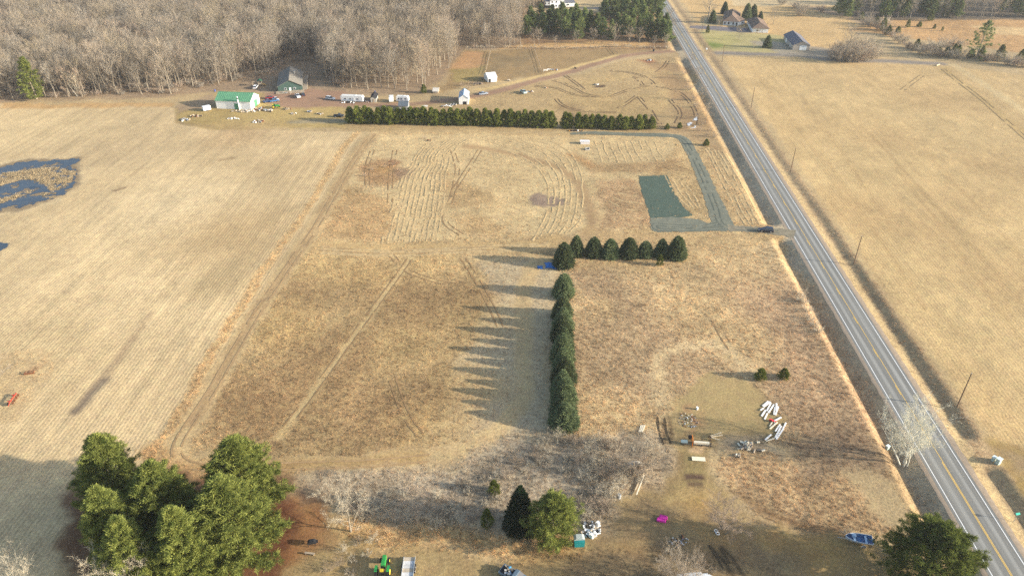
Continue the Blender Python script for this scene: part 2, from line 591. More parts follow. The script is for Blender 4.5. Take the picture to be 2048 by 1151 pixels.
    # left stubble field
    area([(-900, 218), (0, 208), (330, 208), (350, 218), (352, 248), (420, 258), (690, 262), (722, 264), (640, 400), (480, 650), (330, 880), (270, 925), (160, 1010), (110, 1160), (60, 1400), (-1200, 1400)], (229, 197, 146), 1.0, warp=.25, rf=0.45, row=1.0, tf=0.0)
    for q in [(470, 470, 30, (206, 172, 122)), (480, 270, 22, (206, 170, 122)), (240, 300, 26, (212, 182, 136)), (560, 330, 20, (214, 182, 134)), (100, 700, 26, (214, 184, 134)),
              (180, 480, 30, (236, 204, 152)), (350, 400, 30, (238, 208, 158)), (80, 250, 40, (238, 206, 152)), (330, 600, 26, (236, 204, 152)), (450, 560, 16, (200, 170, 122))]:
        spot(q[0], q[1], q[2] * .7, q[3], .75, .9)
    area([(0, 206), (340, 206), (345, 214), (0, 216)], (218, 172, 112), 1.5, k=.8)
    line([(300, 630), (255, 690), (215, 745), (185, 775), (150, 825)], .9, (176, 146, 112), 1.6, k=.55, row=.6)
    line([(205, 762), (175, 797), (152, 822)], 1.8, (110, 98, 90), 1.6, k=.65, row=.6)
    line([(228, 382), (238, 379), (248, 377)], 1.5, (150, 120, 90), .8, k=.8)
    line([(437, 322), (456, 318), (470, 316)], 1.5, (176, 142, 100), .8, k=.7)
    area([(-60, 690), (60, 700), (110, 745), (70, 800), (0, 850), (-100, 850)], (220, 186, 134), 1.5, rf=.8, row=0, tf=.2, k=.8)
    spot(60, 742, 1.6, (196, 156, 112), .7)
    # pond margin
    area([(-120, 330), (40, 316), (140, 312), (165, 330), (160, 370), (110, 410), (20, 428), (-120, 440)], (232, 202, 152), 2, row=.1, rf=.7)
    area([(-120, 346), (0, 329), (60, 318), (140, 314), (166, 314), (160, 328), (158, 348), (154, 370), (128, 395), (80, 410), (30, 424), (-120, 432)], (150, 128, 100), 1.6, k=.85, warp=.8)
    # strip between stubble and meadow
    line([(712, 264), (690, 290), (640, 372), (600, 440), (540, 520), (470, 636), (400, 752), (335, 862), (300, 905)], 3.2, (226, 186, 128), .9, rf=1.0, tf=.6, row=0)
    # the meadow
    area([(735, 262), (1310, 268), (1400, 280), (1450, 330), (1560, 470), (1600, 560), (1750, 850), (1500, 900), (1130, 900), (900, 900), (560, 900), (380, 900), (420, 800), (560, 590), (640, 440)], (214, 180, 126), 1.5, rf=.8, tf=.55, row=0)
    area([(745, 268), (1340, 270), (1350, 300), (1300, 350), (1250, 470), (640, 480), (690, 350)], (224, 192, 138), 2, rf=.7, tf=.35)
    area([(640, 480), (690, 370), (780, 400), (780, 480)], (206, 166, 112), 2.5, k=.8, tf=.7)
    area([(850, 300), (900, 340), (1020, 420), (1060, 470), (920, 470), (880, 400)], (208, 170, 116), 3, k=.7, tf=.6, noise=(.06, .35, .6))
    area([(715, 330), (760, 318), (800, 322), (815, 345), (780, 370), (720, 372)], (190, 146, 98), 3, k=.8, tf=.9)
    spot(790, 325, 2.5, (150, 104, 74), .7)
    spot(760, 340, 4, (206, 160, 96), .6)
    spot(815, 345, 4, (150, 120, 96), .7)
    area([(1060, 345), (1160, 330), (1180, 470), (1060, 470)], (228, 198, 144), 2, k=.7)
    area([(1067, 395), (1085, 388), (1110, 392), (1140, 394), (1136, 410), (1090, 416), (1070, 410)], (160, 134, 116), 1.2, k=.9, tf=0)
    area([(1190, 360), (1275, 360), (1300, 455), (1200, 460)], (204, 164, 118), 2.5, k=.75, tf=.6)
    area([(1170, 330), (1360, 322), (1370, 345), (1180, 345)], (190, 150, 102), 2, k=.6, tf=.5)
    area([(1400, 285), (1440, 320), (1540, 450), (1470, 450), (1420, 360)], (220, 182, 128), 2, k=.7, tf=.5)
    line([(1140, 310), (1165, 320), (1180, 330)], 5, (220, 172, 114), 2, k=.8, tf=.7)
    line([(930, 292), (985, 300), (1060, 316), (1120, 338), (1158, 370), (1176, 410), (1182, 445), (1170, 470)], 4.2, (196, 160, 114), 1.4, rf=.3, tf=0)
    line([(1170, 470), (1130, 478), (1060, 480)], 6, (196, 162, 116), 2, k=.8, tf=0)
    line([(1170, 462), (1240, 470), (1330, 474), (1480, 478)], 6, (206, 170, 118), 2, k=.8, tf=.1)
    # lower left block
    area([(930, 520), (1110, 520), (1110, 870), (980, 890), (840, 890)], (216, 190, 148), 5, k=.92, rf=.7, tf=.25)
    area([(1000, 840), (1110, 840), (1110, 900), (960, 930), (860, 925)], (208, 184, 146), 4, k=.8, rf=.7, tf=.3)
    area([(590, 512), (820, 515), (960, 520), (965, 600), (930, 700), (910, 790), (850, 885), (700, 900), (390, 905), (400, 850), (470, 720), (560, 570)], (208, 174, 120), 2.5, rf=1.0, tf=.5)
    area([(560, 560), (640, 520), (720, 530), (600, 700), (520, 720)], (204, 166, 108), 3, k=.7, noise=(.05, .4, .6))
    for q in [(790, 590, 12), (640, 760, 13), (520, 830, 12), (690, 700, 10), (860, 640, 11), (760, 840, 12), (600, 590, 9), (470, 790, 10), (930, 590, 8), (870, 800, 12), (720, 560, 8)]:
        spot(q[0], q[1], q[2], (182, 145, 98), .7, .9)
    for q in [(830, 690, 9), (880, 860, 10), (950, 760, 8), (560, 640, 9), (950, 640, 9), (740, 560, 7), (620, 530, 8), (850, 530, 8), (680, 545, 8)]:
        spot(q[0], q[1], q[2], (214, 178, 118), .6, .9)
    line([(820, 516), (760, 600), (700, 682), (640, 765), (560, 872)], 2.6, (224, 190, 132), 1.0, k=.85, rf=.5, tf=.1)
    line([(622, 492), (720, 500), (830, 497), (960, 496), (1060, 490), (1110, 482)], 8, (212, 176, 120), 2, k=.9, rf=.5, tf=.1)
    line([(748, 266), (720, 300), (680, 366), (630, 455), (590, 512), (530, 600), (470, 700), (420, 784), (375, 850), (352, 890), (352, 915), (385, 930), (470, 934), (600, 930), (740, 926), (860, 915), (950, 895), (1005, 860), (1035, 815), (1050, 760), (1048, 680), (1040, 600), (1052, 552), (1085, 515)], 5.2, (220, 186, 132), 1.3, k=.95, rf=.4, tf=.05)
    line([(748, 266), (720, 300), (680, 366), (630, 455), (590, 512), (530, 600), (470, 700), (420, 784), (375, 850)], .9, (176, 140, 98), .6, k=.7)
    for du in (-9, 9):
        line([(748 + du, 266), (720 + du, 300), (680 + du, 366), (630 + du, 455), (590 + du, 512), (530 + du, 600), (470 + du, 700), (420 + du, 784), (375 + du, 850)], .7, (186, 150, 106), .6, k=.6)
    line([(300, 900), (330, 915), (360, 935), (440, 942), (560, 940)], 5, (214, 170, 112), 2, k=.8, tf=.6)
    line([(420, 930), (560, 928), (720, 925), (840, 915)], 3.5, (192, 154, 98), 1.5, k=.7, tf=0)
    # right block
    area([(1145, 545), (1380, 530), (1560, 478), (1610, 560), (1740, 830), (1700, 900), (1560, 860), (1540, 790), (1450, 750), (1370, 775), (1310, 860), (1150, 880)], (220, 188, 138), 2, rf=.9, tf=.6)
    for q in [(1280, 620, 13), (1180, 690, 10), (1260, 775, 12), (1340, 660, 10), (1230, 590, 9), (1180, 560, 8), (1400, 740, 8), (1330, 710, 7)]:
        spot(q[0], q[1], q[2], (202, 168, 124), .8, .9)
    for q in [(1500, 570, 12), (1560, 640, 13), (1620, 730, 14), (1690, 800, 12), (1570, 590, 12), (1610, 660, 10), (1640, 820, 12), (1560, 710, 8), (1700, 860, 9)]:
        spot(q[0], q[1], q[2], (202, 166, 124), .8, .9)
    for q in [(1430, 640, 11), (1480, 690, 9), (1380, 600, 11), (1450, 520, 14), (1200, 840, 9), (1250, 830, 8), (1200, 620, 6), (1300, 540, 8)]:
        spot(q[0], q[1], q[2], (228, 192, 136), .8, .9)
    line([(1318, 800), (1318, 740), (1330, 705), (1370, 690), (1430, 692), (1475, 712), (1500, 740)], 3.2, (228, 196, 144), 2.2, k=.85, tf=.1)
    # mown yard round the lumber
    area([(1318, 852), (1340, 805), (1372, 770), (1430, 752), (1490, 758), (1540, 782), (1568, 822), (1560, 862), (1500, 888), (1425, 900), (1430, 960), (1470, 1005), (1540, 1045), (1640, 1068), (1760, 1082), (1850, 1160), (1880, 1260), (450, 1260), (520, 1110), (560, 1030), (640, 1040), (730, 1080), (860, 1090), (1000, 1110), (1140, 1098), (1220, 1030), (1265, 985), (1325, 965), (1342, 905)], (186, 156, 106), 1.2, rf=.45, tf=0)
    area([(1330, 810), (1372, 772), (1430, 756), (1495, 762), (1545, 795), (1555, 850), (1480, 870), (1390, 872), (1335, 860)], (194, 166, 112), 2, k=.8, rf=.3)
    area([(1350, 905), (1420, 905), (1425, 980), (1390, 1010), (1300, 1010), (1330, 960)], (170, 146, 94), 2, k=.8)
    area([(1160, 1090), (1300, 1020), (1480, 1040), (1640, 1085), (1760, 1160), (1100, 1180)], (140, 116, 82), 3, k=.75, noise=(.1, .35, .6))
    for q in [(1250, 1110, 5), (1450, 1100, 5), (1560, 1080, 4), (1680, 1120, 5), (1400, 1015, 4), (1650, 1100, 4)]:
        spot(q[0], q[1], q[2], (196, 152, 88), .6, .9)
    line([(1140, 1130), (1210, 1075), (1290, 1010), (1340, 965), (1350, 920)], 3.0, (160, 132, 94), 1.8, k=.6)
    line([(1300, 1010), (1400, 1030), (1500, 1090), (1560, 1160)], 3.0, (156, 130, 96), 2, k=.55)
    line([(1180, 1060), (1300, 1075), (1420, 1090), (1600, 1130)], 4.5, (150, 128, 96), 2.5, k=.5)
    line([(1340, 1000), (1400, 980), (1430, 1000), (1520, 1050)], 2.2, (206, 172, 116), 1.5, k=.5)
    area([(1130, 1110), (1320, 1090), (1480, 1110), (1600, 1160), (1100, 1190)], (148, 124, 92), 3, k=.8, rf=.7, tf=.25)
    # pine needles and leaf litter
    area([(548, 1005), (590, 1000), (660, 1010), (655, 1060), (620, 1110), (540, 1160), (480, 1160)], (168, 114, 68), 2.5, k=.85, rf=.5, tf=0)
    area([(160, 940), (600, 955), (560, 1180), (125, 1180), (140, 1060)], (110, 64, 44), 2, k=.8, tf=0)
    spot(640, 985, 4, (110, 78, 62), .8)
    # brush ground
    area([(600, 950), (900, 940), (1000, 900), (1140, 870), (1300, 860), (1330, 900), (1320, 965), (1260, 985), (1200, 1040), (1140, 1090), (1000, 1100), (860, 1080), (700, 1065), (660, 1000)], (202, 178, 144), 2.5, rf=.9, tf=.6)
    area([(820, 960), (1000, 930), (1120, 880), (1140, 930), (1000, 1020), (860, 1040), (760, 1010)], (204, 182, 150), 3, k=.7, tf=.6)
    line([(700, 1060), (800, 1072), (880, 1068), (980, 1085), (1080, 1095), (1140, 1090)], 6, (222, 180, 116), 2.5, k=.9, tf=.8)
    area([(1440, 930), (1500, 900), (1600, 930), (1700, 960), (1800, 1060), (1640, 1062), (1540, 1040), (1470, 990)], (214, 176, 126), 2, k=.9, rf=.9, tf=.7)
    area([(1560, 880), (1700, 850), (1790, 920), (1790, 960), (1600, 950)], (168, 138, 106), 3, k=.8, rf=.9, tf=.5)
    line([(1470, 985), (1540, 1030), (1640, 1058), (1700, 1066)], 1.6, (150, 112, 74), 1, k=.7)
    # sawdust, stains
    area([(1368, 896), (1420, 884), (1426, 896), (1412, 908), (1380, 908)], (232, 192, 140), .8, tf=0, rf=.3)
    area([(1352, 816), (1392, 812), (1398, 850), (1365, 868), (1345, 850)], (188, 146, 102), 1.5, k=.7, tf=0, noise=(.5, .4, .6))
    spot(1372, 858, .7, (190, 110, 70), .7)
    area([(1440, 880), (1540, 870), (1545, 915), (1450, 905)], (176, 158, 132), 2, k=.7)
    area([(1366, 950), (1408, 950), (1412, 960), (1368, 962)], (104, 78, 68), .6, warp=.3, k=.9)
    area([(1370, 965), (1404, 966), (1408, 974), (1372, 974)], (112, 86, 70), .6, warp=.3, k=.85)
    line([(1318, 842), (1322, 862), (1328, 885)], .9, (104, 82, 60), .6, k=.7)
    line([(1332, 838), (1334, 862), (1338, 885)], .9, (104, 82, 60), .6, k=.7)
    line([(1428, 1095), (1448, 1125), (1468, 1160)], .8, (74, 66, 52), .5, k=.85)
    line([(1448, 1098), (1468, 1125), (1490, 1160)], .8, (74, 66, 52), .5, k=.85)
    # large soft mottling of the turf itself
    m = 1 + (fbm(x * .02, y * .02, 91, 4) - .5) * .34 + (fbm(x * .12, y * .12, 95, 3) - .5) * .30
    m = m * (1 + (fbm(x * .28, y * .28, 97, 3) - .5) * .7 * np.clip(tuft, 0, .8)) * (1 - .2 * sstep(.52, .68, fbm(x * .07, y * .07, 99, 4)) * np.clip(tuft, 0, .7))
    C *= m[:, None]
    return np.clip(C, .01, .8), rows, ruff, np.clip(tuft, 0, 1)


GC, GROW, GRUF, GTUF = zones(gx, gy)
gz = height(gx, gy)
idx = np.arange(nr * nc).reshape(nr, nc)
F = np.stack([idx[:-1, :-1], idx[:-1, 1:], idx[1:, 1:], idx[1:, :-1]], -1).reshape(-1, 4)
gme = np_mesh('ground', np.stack([gx, gy, gz], 1), F)
c4 = np.ones((len(gx), 4), np.float32); c4[:, :3] = GC
a_ = gme.attributes.new('Col', 'FLOAT_COLOR', 'POINT'); a_.data.foreach_set('color', c4.ravel())
a_ = gme.attributes.new('rows', 'FLOAT', 'POINT'); a_.data.foreach_set('value', GROW.astype(np.float32))
a_ = gme.attributes.new('ruff', 'FLOAT', 'POINT'); a_.data.foreach_set('value', GRUF.astype(np.float32))


def ground_mat():
    m = bpy.data.materials.new('turf_and_soil'); m.use_nodes = True
    nt = m.node_tree; N = nt.nodes; L = nt.links
    b = N['Principled BSDF']; b.inputs['Roughness'].default_value = 0.95; b.inputs['Specular IOR Level'].default_value = 0.1

    def at(nm):
        q = N.new('ShaderNodeAttribute'); q.attribute_name = nm; return q

    def math_(op, a, c=None, clamp=False):
        q = N.new('ShaderNodeMath'); q.operation = op; q.use_clamp = clamp
        for i, v in enumerate((a, c)):
            if v is None: continue
            if isinstance(v, (int, float)): q.inputs[i].default_value = v
            else: L.new(v, q.inputs[i])
        return q.outputs[0]

    geo = N.new('ShaderNodeNewGeometry')

    def noise(scale, detail=4, vec=None, rough=.6):
        q = N.new('ShaderNodeTexNoise'); q.inputs['Scale'].default_value = scale; q.inputs['Detail'].default_value = detail; q.inputs['Roughness'].default_value = rough
        L.new(vec if vec is not None else geo.outputs['Position'], q.inputs['Vector'])
        return q.outputs['Fac']
    # coordinates along / across the parcel grid
    mp = N.new('ShaderNodeVectorRotate'); mp.rotation_type = 'Z_AXIS'; mp.inputs['Angle'].default_value = ALPHA
    L.new(geo.outputs['Position'], mp.inputs['Vector'])
    sc1 = N.new('ShaderNodeVectorMath'); sc1.operation = 'MULTIPLY'; sc1.inputs[1].default_value = (1.0, .035, 0)
    L.new(mp.outputs[0], sc1.inputs[0])
    streak = noise(.55, 3, sc1.outputs[0])
    streak2 = noise(.12, 3, sc1.outputs[0])
    sep = N.new('ShaderNodeSeparateXYZ'); L.new(mp.outputs[0], sep.inputs[0])
    wob = noise(.05, 2)
    ph = math_('ADD', math_('MULTIPLY', sep.outputs[0], 2 * math.pi / .95), math_('MULTIPLY', wob, 7.0))
    rowwave = math_('SINE', ph)                                            # -1..1
    grain = noise(1.7, 6, None, .72)
    clump = noise(.42, 4)
    fine = noise(4.5, 3)
    rows = at('rows').outputs['Fac']; ruff = at('ruff').outputs['Fac']
    # brightness factor
    f = math_('ADD', 1.0, math_('MULTIPLY', math_('SUBTRACT', grain, .5), math_('ADD', .9, math_('MULTIPLY', ruff, 1.5))))
    f = math_('ADD', f, math_('MULTIPLY', math_('SUBTRACT', fine, .5), .5))
    f = math_('ADD', f, math_('MULTIPLY', math_('SUBTRACT', clump, .5), math_('MULTIPLY', ruff, .95)))
    f = math_('ADD', f, math_('MULTIPLY', rows, math_('ADD', math_('MULTIPLY', rowwave, math_('MULTIPLY', clump, .16)), math_('MULTIPLY', math_('SUBTRACT', streak, .5), .6))))
    f = math_('ADD', f, math_('MULTIPLY', rows, math_('MULTIPLY', math_('SUBTRACT', streak2, .5), .3)))
    f = math_('MAXIMUM', f, .25)
    vm = N.new('ShaderNodeVectorMath'); vm.operation = 'SCALE'
    L.new(at('Col').outputs['Color'], vm.inputs[0]); L.new(f, vm.inputs['Scale'])
    # dead stems shift the hue a little towards rust or straw
    hs = N.new('ShaderNodeHueSaturation')
    L.new(vm.outputs[0], hs.inputs['Color'])
    L.new(math_('ADD', .486, math_('MULTIPLY', clump, .028)), hs.inputs['Hue'])
    L.new(math_('ADD', .78, math_('MULTIPLY', fine, .44)), hs.inputs['Saturation'])
    L.new(hs.outputs[0], b.inputs['Base Color'])
    bp = N.new('ShaderNodeBump'); bp.inputs['Distance'].default_value = .22
    h = math_('ADD', grain, math_('MULTIPLY', clump, .8))
    h = math_('ADD', h, math_('MULTIPLY', math_('MULTIPLY', rowwave, rows), .12))
    L.new(h, bp.inputs['Height']); L.new(math_('ADD', .12, math_('MULTIPLY', ruff, .5)), bp.inputs['Strength'])
    L.new(bp.outputs[0], b.inputs['Normal'])
    return m


ground = link_mesh('ground', gme, ground_mat(), None, True)
tag(ground, kind='structure', label='dry farmland with stubble, hay stubble, meadow and yard turf')


# ------------------------------------------------------------------ road
def ribbon(path, width, zoff, nx=2, jitter=0.0, seed=1, flat=False):
    """Strip that follows the terrain along a world path."""
    p = np.asarray(path, float)
    d = np.gradient(p, axis=0); d /= (np.linalg.norm(d, axis=1, keepdims=True) + 1e-9)
    nrm = np.stack([-d[:, 1], d[:, 0]], 1)
    k = np.linspace(-.5, .5, nx)
    w = np.asarray(width) * np.ones(len(p))
    if jitter:
        rg = np.random.default_rng(seed); w = w * (1 + (rg.random(len(p)) - .5) * 2 * jitter)
    X = p[:, None, 0] + nrm[:, None, 0] * k[None] * w[:, None]
    Y = p[:, None, 1] + nrm[:, None, 1] * k[None] * w[:, None]
    Z = height(X, Y) + zoff
    n = len(p)
    ii = np.arange(n * nx).reshape(n, nx)
    F = np.stack([ii[:-1, :-1], ii[:-1, 1:], ii[1:, 1:], ii[1:, :-1]], -1).reshape(-1, 4)
    return np.stack([X, Y, Z], -1).reshape(-1, 3), F[:, ::-1]


def join_strips(parts):
    V = []; F = []; k = 0
    for v, f in parts:
        V.append(v); F.append(f + k); k += len(v)
    return np.vstack(V), np.vstack(F)


def straight(s0, s1, t, step=4.0):
    s = np.arange(s0, s1 + step * .5, step)
    x, y = road_xy(s, np.full_like(s, t)); return np.stack([x, y], 1)


def asphalt_mat():
    m = bpy.data.materials.new('worn_asphalt'); m.use_nodes = True
    nt = m.node_tree; N = nt.nodes; L = nt.links; b = N['Principled BSDF']
    b.inputs['Roughness'].default_value = .85; b.inputs['Specular IOR Level'].default_value = .12
    geo = N.new('ShaderNodeNewGeometry')
    mp = N.new('ShaderNodeVectorRotate'); mp.rotation_type = 'Z_AXIS'; mp.inputs['Angle'].default_value = ALPHA
    L.new(geo.outputs['Position'], mp.inputs['Vector'])
    sb = N.new('ShaderNodeVectorMath'); sb.operation = 'SUBTRACT'; sb.inputs[1].default_value = (ROAD_T0, 0, 0); L.new(mp.outputs[0], sb.inputs[0])
    st = N.new('ShaderNodeVectorMath'); st.operation = 'MULTIPLY'; st.inputs[1].default_value = (1, .02, 0); L.new(sb.outputs[0], st.inputs[0])
    n1 = N.new('ShaderNodeTexNoise'); n1.inputs['Scale'].default_value = 1.6; n1.inputs['Detail'].default_value = 4; L.new(st.outputs[0], n1.inputs['Vector'])
    n2 = N.new('ShaderNodeTexNoise'); n2.inputs['Scale'].default_value = 5; n2.inputs['Detail'].default_value = 5; L.new(geo.outputs['Position'], n2.inputs['Vector'])
    sx = N.new('ShaderNodeSeparateXYZ'); L.new(sb.outputs[0], sx.inputs[0])
    ab = N.new('ShaderNodeMath'); ab.operation = 'ABSOLUTE'; L.new(sx.outputs[0], ab.inputs[0])
    # the strip between the wheel paths of each lane stays lighter
    dd = N.new('ShaderNodeMath'); dd.operation = 'SUBTRACT'; dd.inputs[1].default_value = 1.85; L.new(ab.outputs[0], dd.inputs[0])
    d2 = N.new('ShaderNodeMath'); d2.operation = 'ABSOLUTE'; L.new(dd.outputs[0], d2.inputs[0])
    mr = N.new('ShaderNodeMapRange'); mr.interpolation_type = 'SMOOTHSTEP'; mr.inputs['From Min'].default_value = .15; mr.inputs['From Max'].default_value = .75
    mr.inputs['To Min'].default_value = 1.42; mr.inputs['To Max'].default_value = .95; L.new(d2.outputs[0], mr.inputs['Value'])
    m1 = N.new('ShaderNodeMapRange'); m1.inputs['To Min'].default_value = .6; m1.inputs['To Max'].default_value = 1.4; L.new(n1.outputs['Fac'], m1.inputs['Value'])
    m2 = N.new('ShaderNodeMapRange'); m2.inputs['To Min'].default_value = .75; m2.inputs['To Max'].default_value = 1.25; L.new(n2.outputs['Fac'], m2.inputs['Value'])
    p1 = N.new('ShaderNodeMath'); p1.operation = 'MULTIPLY'; L.new(mr.outputs[0], p1.inputs[0]); L.new(m1.outputs[0], p1.inputs[1])
    p2 = N.new('ShaderNodeMath'); p2.operation = 'MULTIPLY'; L.new(p1.outputs[0], p2.inputs[0]); L.new(m2.outputs[0], p2.inputs[1])
    vm = N.new('ShaderNodeVectorMath'); vm.operation = 'SCALE'; vm.inputs[0].default_value = tuple(alb(152, 149, 142)); L.new(p2.outputs[0], vm.inputs['Scale'])
    L.new(vm.outputs[0], b.inputs['Base Color'])
    return m


S0, S1 = 10.0, 760.0
M_gravel = mat('shoulder_gravel', alb(186, 164, 140), .95, .16, 1.2)
for tt, w in ((-4.75, 1.1), (4.95, 1.5)):
    v, f = ribbon(straight(S0, S1, tt, 1.5), w, .02, 3, .22, int(tt * 10) % 7)
    sh = link_mesh('road_shoulder', np_mesh('road_shoulder', v, f), M_gravel); tag(sh, kind='structure')
v, f = ribbon(straight(S0, S1, 0.0), 8.6, .03, 9)
road = link_mesh('road', np_mesh('road', v, f), asphalt_mat()); tag(road, kind='structure')
M_white = mat('white_road_paint', (.74, .74, .72), .7, .06, 2.0)
M_yellow = mat('yellow_road_paint', (.72, .46, .10), .7, .08, 2.0)
for tt in (-3.62, 3.62):
    v, f = ribbon(straight(S0, S1, tt), .17, .036)
    tag(link_mesh('edge_line', np_mesh('edge_line', v, f), M_white), kind='structure')
s_dbl = _s_of(1890, 935)
v, f = ribbon(straight(S0, S1, .11), .13, .036)
tag(link_mesh('center_line', np_mesh('center_line', v, f), M_yellow), kind='structure')
v, f = ribbon(straight(S0, s_dbl, -.14), .13, .036)
tag(link_mesh('center_line', np_mesh('center_line', v, f), M_yellow), kind='structure')
dash = []
s = s_dbl + 9
while s < 620:
    dash.append(ribbon(straight(s, s + 3.6, -.14, 1.2), .14, .036)); s += 15.0
v, f = join_strips(dash)
tag(link_mesh('dashed_center_line', np_mesh('dashed_center_line', v, f), M_yellow), kind='structure')


# ------------------------------------------------------------------ gravel, drives, water: sheets on the terrain
SHEETS = []


def sheet(name, poly, m, step=.45, zoff=.05, warp=.5, hole=None, flat=None, seed=3):
    SHEETS.append(poly)
    xs = [p[0] for p in poly]; ys = [p[1] for p in poly]
    gx_ = np.arange(min(xs) - 1, max(xs) + 1, step); gy_ = np.arange(min(ys) - 1, max(ys) + 1, step)
    A, B = np.meshgrid(gx_, gy_, indexing='ij')
    ca = A[:-1, :-1] + step / 2; cb = B[:-1, :-1] + step / 2
    wa = ca + (fbm(ca * .5, cb * .5, seed, 3) - .5) * 2 * warp; wb = cb + (fbm(ca * .5, cb * .5, seed + 5, 3) - .5) * 2 * warp
    k = inside(poly, wa, wb)
    if hole is not None:
        k &= ~hole(wa, wb)
    ii = np.arange(A.size).reshape(A.shape)
    F = np.stack([ii[:-1, :-1][k], ii[1:, :-1][k], ii[1:, 1:][k], ii[:-1, 1:][k]], -1)
    jx = A + (fbm(A * 3.1, B * 3.1, 8, 2) - .5) * step * .9; jy = B + (fbm(A * 3.1, B * 3.1, 9, 2) - .5) * step * .9
    Z = (height(jx, jy) if flat is None else np.full(A.shape, flat)) + zoff
    V = np.stack([jx, jy, Z], -1).reshape(-1, 3)
    used = np.unique(F); re = np.full(len(V), -1); re[used] = np.arange(len(used))
    o = link_mesh(name, np_mesh(name, V[used], re[F]), m, None, True)
    return tag(o, kind='structure')


M_pad = mat('dark_millings', alb(96, 112, 98), .95, .2, 1.4, bump=.3)
M_drive = mat('grey_crushed_stone', alb(140, 140, 122), .95, .2, .9, bump=.3)
M_drive2 = mat('thin_stone_on_grass', alb(160, 148, 124), .95, .25, .7, bump=.3)
sheet('gravel_pad', poly_px([(1276, 353), (1334, 351), (1344, 378), (1362, 408), (1386, 430), (1360, 434), (1300, 434), (1290, 400)]), M_pad, .4, .05, .5)


def path_poly(pts, width):
    p = smooth_path(poly_px(pts), 6)
    d = np.gradient(p, axis=0); d /= np.linalg.norm(d, axis=1, keepdims=True) + 1e-9
    n = np.stack([-d[:, 1], d[:, 0]], 1); w = np.asarray(width) / 2
    w = np.interp(np.linspace(0, 1, len(p)), np.linspace(0, 1, np.size(w)), np.atleast_1d(w))[:, None]
    return [tuple(q) for q in np.vstack([p + n * w, (p - n * w)[::-1]])]


sheet('gravel_drive', path_poly([(1140, 268), (1190, 266), (1260, 269), (1330, 271), (1366, 278), (1390, 318), (1412, 366), (1432, 412), (1447, 452)], [2.5, 3.5, 4, 4.5, 5, 5, 5.5, 6.5, 7.5]), M_drive, .45, .055, .5)
sheet('gravel_drive', poly_px([(1300, 435), (1345, 433), (1395, 437), (1420, 446), (1436, 436), (1448, 428), (1463, 452), (1464, 461), (1310, 463), (1303, 456)]), M_drive, .45, .065, .5, seed=6)
sheet('gravel_drive', path_poly([(1458, 456), (1500, 458), (1530, 461), (1572, 465), (1590, 468)], [5, 4, 4.5, 5.5, 6]), M_drive2, .45, .07, .5, seed=9)
sheet('asphalt_drive', path_poly([(1380, 54), (1410, 56), (1450, 58), (1497, 61)], [6, 5, 5.5, 8]), mat('grey_drive_asphalt', alb(138, 130, 132), .9, .1, .5), .9, .06, .3)

# pond
wm = bpy.data.materials.new('pond_water'); wm.use_nodes = True
wb_ = wm.node_tree.nodes['Principled BSDF']; wb_.inputs['Base Color'].default_value = (.022, .03, .042, 1); wb_.inputs['Roughness'].default_value = .3; wb_.inputs['Specular IOR Level'].default_value = .6
_wn = wm.node_tree.nodes.new('ShaderNodeTexNoise'); _wn.inputs['Scale'].default_value = .9
_wb = wm.node_tree.nodes.new('ShaderNodeBump'); _wb.inputs['Strength'].default_value = .15; _wb.inputs['Distance'].default_value = .05
wm.node_tree.links.new(_wn.outputs['Fac'], _wb.inputs['Height']); wm.node_tree.links.new(_wb.outputs[0], wb_.inputs['Normal'])
isl = [poly_px(q) for q in ([(-60, 356), (20, 345), (70, 337), (110, 334), (150, 345), (140, 366), (105, 385), (92, 372), (70, 360), (50, 358), (0, 372), (-60, 380)],
                            [(0, 407), (20, 404), (45, 393), (68, 383), (72, 378), (60, 378), (38, 388), (10, 396), (-20, 404)],
                            [(86, 388), (105, 385), (118, 388), (108, 396), (90, 395)])]


def islands(a, b):
    k = np.zeros(np.shape(a), bool)
    for q in isl: k |= inside(q, a, b)
    return k & (fbm(a * .35, b * .5, 41, 4) > .36)


pond_poly = poly_px([(-120, 352), (0, 335), (40, 325), (80, 321), (135, 320), (162, 316), (160, 322), (140, 330), (152, 345), (150, 365), (125, 390), (80, 405), (30, 418), (-120, 425)])
pz = float(np.max(height(np.array([p[0] for p in pond_poly]), np.array([p[1] for p in pond_poly]))))
pond = sheet('pond', pond_poly, wm, .45, .06, 2.6, lambda a, b: islands(a, b) | (fbm(a * .22, b * .4, 47, 4) > .60))
pond2 = sheet('pond', poly_px([(-80, 498), (0, 485), (22, 486), (10, 497), (-10, 508), (-80, 515)]), wm, .5, .06, .8)
# wet puddles in the ruts and melting snow
M_ice = mat('grey_rut_ice', (.55, .55, .54), .5, .2, 1.0)
for q in [[(1374, 250), (1384, 244), (1388, 246), (1378, 252)], [(1386, 240), (1393, 233), (1396, 235), (1390, 242)], [(1382, 256), (1390, 252), (1392, 254), (1384, 258)]]:
    sheet('rut_ice', poly_px(q), M_ice, .35, .07, 1.2, seed=12)

